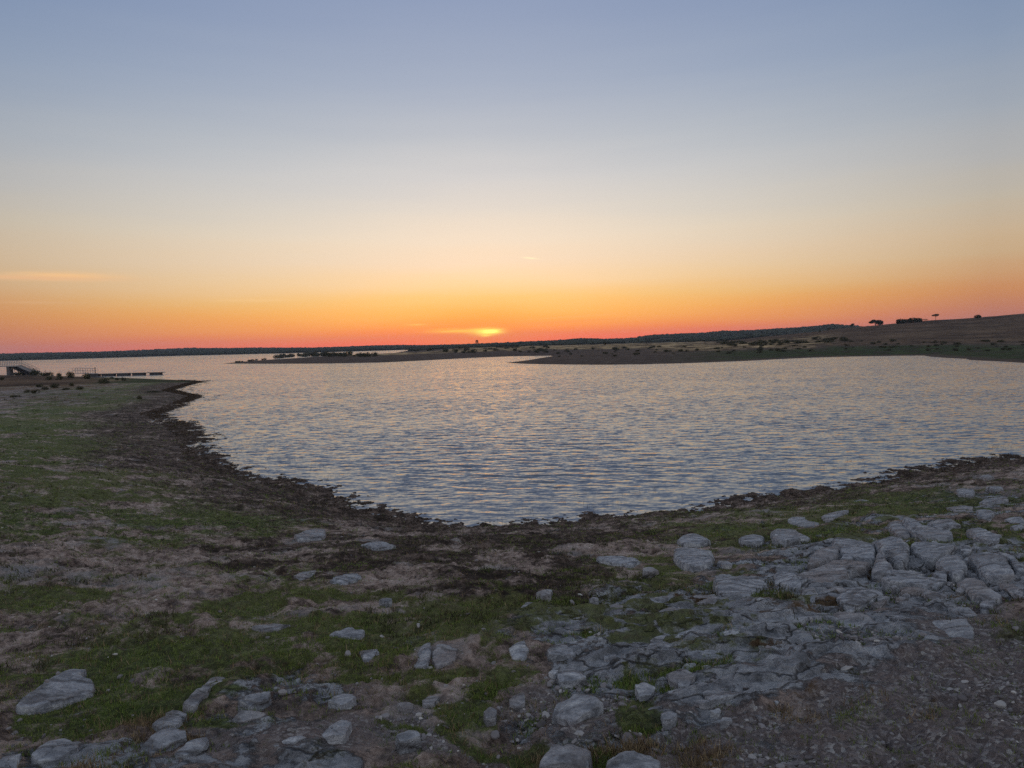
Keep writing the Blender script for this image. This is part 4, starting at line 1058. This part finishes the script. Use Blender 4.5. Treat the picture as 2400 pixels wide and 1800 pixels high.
# rows and thickets over the water: sampled where the photograph shows them
def far_batch(n, x0, x1, yf, w0, w1, label, group, hs=(.7, 1.2), seed=1):
    rg = np.random.default_rng(seed)
    X = rg.uniform(x0, x1, n); Yp = np.array([yf(x, rg) for x in X])
    pts = cast(X, Yp)
    for p in pts:
        d = math.dist(p, (0, 0, CH))
        if d > 1200: continue
        put_shrub(p, rg.uniform(w0, w1) / F * d, label, group, rg.uniform(*hs))
lerp = lambda x, a, b, c, d: c + (d - c) * (x - a) / (b - a)
far_batch(46, 635, 885, lambda x, g: (lerp(x, 635, 700, 840, 835.5) if x < 700 else 834.8) + g.normal(0, .8), 8, 16, "dark shrub in the row along the crest of the long left spit", 'shrubs along the long left spit', seed=2)
far_batch(14, 545, 640, lambda x, g: lerp(x, 545, 640, 850, 841) + g.normal(0, .5), 4, 8, "low shrub on the tapering tip of the long left spit", 'shrubs on the tip of the long left spit', (.5, .9), seed=3)
far_batch(60, 900, 1290, lambda x, g: g.uniform(813, 828), 6, 13, "dark shrub in the pale grass behind the middle cove", 'shrubs behind the middle cove', (.5, 1.0), seed=4)
far_batch(70, 1300, 1900, lambda x, g: lerp(x, 1300, 1900, 838, 826) - g.uniform(0, 20), 6, 13, "dark shrub in the band of pale grass across the lake", 'shrubs in the pale grass across the lake', (.5, .9), seed=5)
far_batch(44, 1680, 1985, lambda x, g: lerp(x, 1680, 1985, 808, 799) + g.normal(0, 3), 9, 18, "shrub of the dark thicket at the foot of the right hill", 'thicket at the foot of the right hill', (.5, .8), seed=6)
far_batch(50, 1980, 2400, lambda x, g: g.uniform(799, 823), 5, 11, "small dark shrub on the lower slope above the right cove", 'shrubs above the right cove', (.5, .9), seed=7)

def tree(name, label, px, py, wpx, hpx, crowns, trunks, dist=None, group=None, leaf=.07, n=1700, cat='tree', seed=0):
    """crowns/trunks given in units of the tree's own height; the tree stands where its base pixel meets the ground"""
    p = cast([px], [py])[0]
    d = math.dist(p, (0, 0, CH))
    if d > 2500:
        dr = px_dir([px], [py])[0]; t = RH / math.hypot(dr[0], dr[1]); p = np.array([dr[0] * t, dr[1] * t, 0.0]); p[2] = float(ground(p[:1], p[1:2], False)[0]); d = math.dist(p, (0, 0, CH))
    h = hpx / F * d; sx_ = wpx / hpx
    root = empty(name, (float(p[0]), float(p[1]), float(p[2]) - .03 * h))
    bl = [(c[0] * sx_, c[1] * sx_, c[2], c[3] * sx_, c[4] * sx_, c[5]) for c in crowns]
    v, f = leaf_cloud(seed + 50, bl, n, leaf)
    mesh_np('crown', v * h, f, M_crown, smooth=False, parent=root)
    tv, tf = join([tube([(a[0] * sx_, a[1] * sx_, a[2]) for a in t[0]], t[1], 7) for t in trunks])
    mesh_np('trunk', tv * h, tf, M_bark, smooth=True, parent=root)
    tag(root, label, cat, group)
    return root
B1 = [([(0, 0, -.05), (.02, 0, .3), (0, 0, .6)], [.05, .035, .02])]
tree('stone_pine', "lone umbrella-shaped pine with a bare trunk on the right hill crest", 2193, 751, 15, 14,
     [(0, 0, .78, .46, .46, .17), (.18, 0, .84, .28, .25, .15), (-.2, .1, .76, .3, .26, .14)],
     [([(0, 0, -.05), (.01, 0, .35), (0, 0, .72)], [.035, .028, .022]), ([(0, 0, .55), (.2, 0, .74)], [.02, .01]), ([(0, 0, .55), (-.2, .05, .72)], [.02, .01])], n=600, leaf=.045, seed=1)
tree('holm_oak', "left leaning oak of the pair on the hill shoulder", 2047, 760, 17, 13, [(-.25, 0, .55, .3, .25, .2), (.05, 0, .78, .28, .25, .2), (-.1, 0, .68, .25, .2, .18)],
     [([(.3, 0, -.05), (.2, 0, .35), (0, 0, .65)], [.08, .06, .03])], group='oaks on the hill shoulder', seed=2)
tree('holm_oak', "right dense round oak of the pair on the hill shoulder", 2060, 759.5, 18, 12, [(0, 0, .48, .46, .4, .46), (.2, 0, .42, .34, .3, .42), (-.2, 0, .56, .3, .3, .3)], B1, group='oaks on the hill shoulder', seed=3)
tree('small_tree', "tiny wind-bent tree where the forest ridge meets the hill", 1997, 764, 11, 9, [(.15, 0, .8, .3, .25, .16), (-.1, 0, .5, .28, .25, .25)], [([(-.1, 0, -.05), (0, 0, .5), (.2, 0, .75)], [.07, .05, .03])], seed=4)
for (x, y, w, h, lb) in [(2111, 759, 16, 12, "oak at the left end of the dark clump on the hill crest"), (2126, 757, 16, 10, "low second oak of the dark clump on the hill crest"), (2140, 756.5, 18, 12, "third and broadest oak of the dark clump on the hill crest"), (2152, 756, 14, 11, "oak at the right end of the dark clump on the hill crest")]:
    tree('holm_oak', lb, x, y, w, h, [(0, 0, .42, .52, .4, .5), (.3, 0, .4, .3, .3, .42), (-.3, 0, .42, .3, .3, .42)], B1, group='oak clump on the hill crest', seed=int(x) % 97)
tree('small_tree', "low flat tree between the oak clump and the umbrella pine", 2168, 752, 12, 4, [(0, 0, .6, .48, .4, .4)], B1, seed=5, n=300, leaf=.1)
tree('holm_oak', "round dark oak alone on the crest right of the umbrella pine", 2291, 747.5, 14, 9, [(0, 0, .45, .48, .4, .5), (.2, 0, .5, .3, .3, .4)], B1, seed=6)
tree('eucalyptus', "tall narrow forked tree silhouetted under the setting sun", 1118, 814, 8, 18, [(-.22, 0, .72, .2, .3, .26), (.24, 0, .74, .2, .3, .24), (0, 0, .9, .3, .3, .08)],
     [([(-.1, 0, -.05), (-.2, 0, .5), (-.2, 0, .85)], [.04, .03, .015]), ([(.1, 0, -.05), (.2, 0, .5), (.22, 0, .85)], [.04, .03, .015])], n=520, leaf=.035, seed=7)
for (x, y, w, h, lb) in [(1164, 817, 10, 9, "bushy tree first to the right of the forked tree"), (1219, 809, 10, 9, "round dark tree on the far plain behind the middle cove"), (1265, 811, 13, 10, "broad dark tree above the tip of the middle cove"), (1295, 809, 7, 9, "narrow dark tree just right of the broad one"), (1418, 811, 9, 11, "upright dark tree against the wooded ridge"), (819, 812, 6, 5, "tiny tree on the far left ridge line"), (1186, 813, 7, 5, "small bush-like tree between forked tree and round tree"),
                          (1940, 776, 12, 8, "dark tree low in front of the forest ridge's end"), (1920, 780, 10, 6, "small tree on the golden slope below the forest ridge"), (1979, 803, 6, 15, "thin pale dead tree above the thicket")]:
    tree('far_tree', lb, x, y, w, h, [(0, 0, .55, .42, .4, .4), (.2, 0, .6, .25, .3, .3)] if h < 14 else [(0, 0, .5, .15, .15, .4)], B1, seed=int(x) % 89, n=320 if h < 14 else 60, leaf=.06)

# woodland over the far ridges: one mass of small crowns
def woodland():
    rg = np.random.default_rng(5)
    ico_v = []
    t = (1 + 5 ** .5) / 2
    iv = np.array([(-1, t, 0), (1, t, 0), (-1, -t, 0), (1, -t, 0), (0, -1, t), (0, 1, t), (0, -1, -t), (0, 1, -t), (t, 0, -1), (t, 0, 1), (-t, 0, -1), (-t, 0, 1)]) / math.hypot(1, t)
    fi = np.array([(0, 11, 5), (0, 5, 1), (0, 1, 7), (0, 7, 10), (0, 10, 11), (1, 5, 9), (5, 11, 4), (11, 10, 2), (10, 7, 6), (7, 1, 8), (3, 9, 4), (3, 4, 2), (3, 2, 6), (3, 6, 8), (3, 8, 9), (4, 9, 5), (2, 4, 11), (6, 2, 10), (8, 6, 7), (9, 8, 1)])
    n = 60000
    az = rg.uniform(d2r(-40), d2r(40), n); r = rg.uniform(640, 2150, n)
    x = r * np.sin(az); y = r * np.cos(az)
    z, dn, df = ground(x, y, False, True)
    X, Y = to_px(x, y, z)
    cl = fbm(x / 60, y / 60, 801, 4, .6)
    dens = np.where(X > 1150, np.where(r < 1000, .35, 1), np.where(r > 1500, .8, .45))
    edge = np.clip(1 - df / 60, 0, 1) * (X < 950)
    ok = (df > 8) & (cl + rg.uniform(-.15, .15, n) + .4 * edge > .63 - .22 * dens) & ~((X > 1800) & (r < 900))
    x, y, z, r = x[ok], y[ok], z[ok], r[ok]
    s = rg.uniform(1.2, 3.0, len(x)) * (.7 + .5 * vnoise(x / 90, y / 90, 805))
    n = len(x)
    sc3 = np.stack([s * rg.uniform(.8, 1.4, n), s * rg.uniform(.8, 1.4, n), s * rg.uniform(.45, .8, n)], -1)
    V = iv[None] * sc3[:, None, :] * rg.uniform(.75, 1.25, (n, 12, 1)) + np.stack([x, y, z + s * .5], -1)[:, None, :]
    Fc = fi[None] + (np.arange(n) * 12)[:, None, None]
    return V.reshape(-1, 3), Fc.reshape(-1, 3)
v, f = woodland()
tag(mesh_np('distant_woodland', v, f, M_wood, smooth=False), None, None, None, 'stuff')

# ------------------------------------------------------------------ footbridge and pontoon
M_conc = mat_plain('concrete', (.07, .07, .075)); M_steel = mat_plain('painted_steel', (.26, .25, .25), .5); M_dark = mat_plain('dark_deck', (.03, .03, .035), .7); M_float = mat_plain('float_block', (.025, .027, .032), .6)
def box(a_, b_):
    (x0, y0, z0), (x1, y1, z1) = a_, b_
    v = np.array([(x0, y0, z0), (x1, y0, z0), (x1, y1, z0), (x0, y1, z0), (x0, y0, z1), (x1, y0, z1), (x1, y1, z1), (x0, y1, z1)], float)
    return v, np.array([(0, 3, 2, 1), (4, 5, 6, 7), (0, 1, 5, 4), (1, 2, 6, 5), (2, 3, 7, 6), (3, 0, 4, 7)])
def at(px, D, py):
    d = px_dir([px], [py])[0]; t = D / d[1]
    return np.array([d[0] * t, D, CH + d[2] * t])
DB = 188.0
e0 = at(-60, DB, 857); e1 = at(39, DB, 857.5); e2 = at(82, DB + 6, 875.5); 
zd = at(20, DB, 857)[2]
Wd = 2.0
gz0 = float(ground(np.array([e1[0] - 3]), np.array([DB]), False)[0])
fb = empty('footbridge', (e1[0], DB, 0)); ox, oy = e1[0], DB
tag(fb, "raised footbridge with railings and a ramp sloping down to the shore", 'footbridge')
def loc(v): return v - np.array([ox, oy, 0])
v, f = box((e0[0], DB, zd - .28), (e1[0], DB + Wd, zd)); mesh_np('deck', loc(v), f, M_steel, smooth=False, parent=fb)
pl = at(16.5, DB, 865); v, f = box((pl[0] - .38, DB + .3, -.5), (pl[0] + .38, DB + Wd - .3, zd - .283)); mesh_np('pillar', loc(v), f, M_conc, smooth=False, parent=fb)
# ramp: a sloping slab with a deep dark girder under it
def slope_box(pa, pb, w0, w1, top, depth):
    v = []
    for p in (pa, pb):
        for yy in (w0, w1):
            for dz in (top, top - depth): v.append((p[0], p[1] + yy, p[2] + dz))
    v = np.array(v)
    return v, np.array([(0, 4, 6, 2), (1, 3, 7, 5), (0, 1, 5, 4), (2, 6, 7, 3), (0, 2, 3, 1), (4, 5, 7, 6)])
A_ = np.array([e1[0], DB, zd]); B_ = np.array([e2[0], DB + 6, e2[2]])
v, f = slope_box(A_ + [.003, 0, 0], B_, 0, Wd, 0, .22); mesh_np('ramp', loc(v), f, M_steel, smooth=False, parent=fb)
g0, g1 = A_ + [-1.1, 0, .1], B_ + [-.6, 0, .05]
v, f = slope_box(g0, g1, .25, Wd - .25, -.26, .75); mesh_np('girder', loc(v), f, M_dark, smooth=False, parent=fb)
for sx_, ex_ in ((28, 23), (30, 37)):
    a1 = at(sx_, DB + .8, 860); a2 = at(ex_, DB + .8, 875)
    v, f = tube([a1, a2], [.05, .05], 6); mesh_np('brace', loc(v), f, M_steel, parent=fb)
def railing(pa, pb, hgt, n, rad=.035, mids=(.5,)):
    ps = []
    for i in range(n + 1):
        p = pa + (pb - pa) * i / n
        ps.append(tube([p, p + [0, 0, hgt]], [rad, rad], 5))
    for m_ in (1.0,) + tuple(mids):
        ps.append(tube([pa + [0, 0, hgt * m_], pb + [0, 0, hgt * m_]], [rad, rad], 5))
    return join(ps)
for yy in (.08, Wd - .08):
    v, f = railing(np.array([e0[0], DB + yy, zd]), np.array([e1[0], DB + yy, zd]), 1.2, 24, .03, (.33, .66)); mesh_np('railing', loc(v), f, M_steel, parent=fb)
    v, f = railing(A_ + [0, yy, 0], B_ + [0, yy, 0], 1.2, 13, .03, (.5,)); mesh_np('railing', loc(v), f, M_steel, parent=fb)
# floating pontoon with its light access gangway
DP = 166.0
j0 = at(203, DP, 880.2); j1 = at(378, DP, 874.4)
pt = empty('pontoon', (j0[0], DP, 0)); ox, oy = j0[0], DP
tag(pt, "long low dark floating pontoon lying off the left peninsula", 'pontoon')
v, f = box((j0[0], DP, .46), (j1[0], DP + 1.4, .58)); mesh_np('deck', loc(v), f, M_dark, smooth=False, parent=pt)
v, f = box((j1[0], DP + .2, .5), (j1[0] + .55, DP + 1.2, .57)); mesh_np('end_plate', loc(v), f, M_dark, smooth=False, parent=pt)
gaps = [(203, 229), (237, 265), (273, 300), (309, 336), (350, 375)]
for a_, b_ in gaps:
    xa, xb = at(a_, DP, 880)[0], at(b_, DP, 878)[0]
    v, f = box((xa, DP + .1, -.15), (xb, DP + 1.3, .457)); mesh_np('float_block', loc(v), f, M_float, smooth=False, parent=pt)
gw = empty('gangway', (j0[0], DP, 0))
tag(gw, "light gangway with thin handrails linking the shore to the pontoon", 'gangway')
q0 = np.array([at(168, DP, 880)[0], DP + .4, .9]); q1 = np.array([at(221, DP, 880)[0], DP + .4, .66])
v, f = slope_box(q0, q1, 0, 1.2, 0, .12); mesh_np('walkway', loc(v), f, M_steel, smooth=False, parent=gw)
for yy in (.04, 1.16):
    v, f = railing(q0 + [0, yy, 0], q1 + [0, yy, 0], 1.1, 9, .025, (.5,)); mesh_np('handrail', loc(v), f, M_steel, parent=gw)
v, f = box((q1[0] - .06, DP + .38, .66), (q1[0] + .06, DP + .5, 2.1)); mesh_np('post', loc(v), f, M_dark, smooth=False, parent=gw)

# ------------------------------------------------------------------ air
hz = bpy.data.materials.new('haze'); hz.use_nodes = True
ht = hz.node_tree
for n_ in list(ht.nodes): ht.nodes.remove(n_)
pv = ht.nodes.new('ShaderNodeVolumePrincipled'); pv.inputs['Color'].default_value = (.72, .8, 1, 1); pv.inputs['Density'].default_value = .00011
pv.inputs['Anisotropy'].default_value = 0.0
ho = ht.nodes.new('ShaderNodeOutputMaterial'); ht.links.new(pv.outputs[0], ho.inputs['Volume'])
v, f = box((-3300, -3300, -8), (3300, 3300, 48))
h_o = mesh_np('haze', v, f, hz, smooth=False)
tag(h_o, None, None, None, 'stuff')
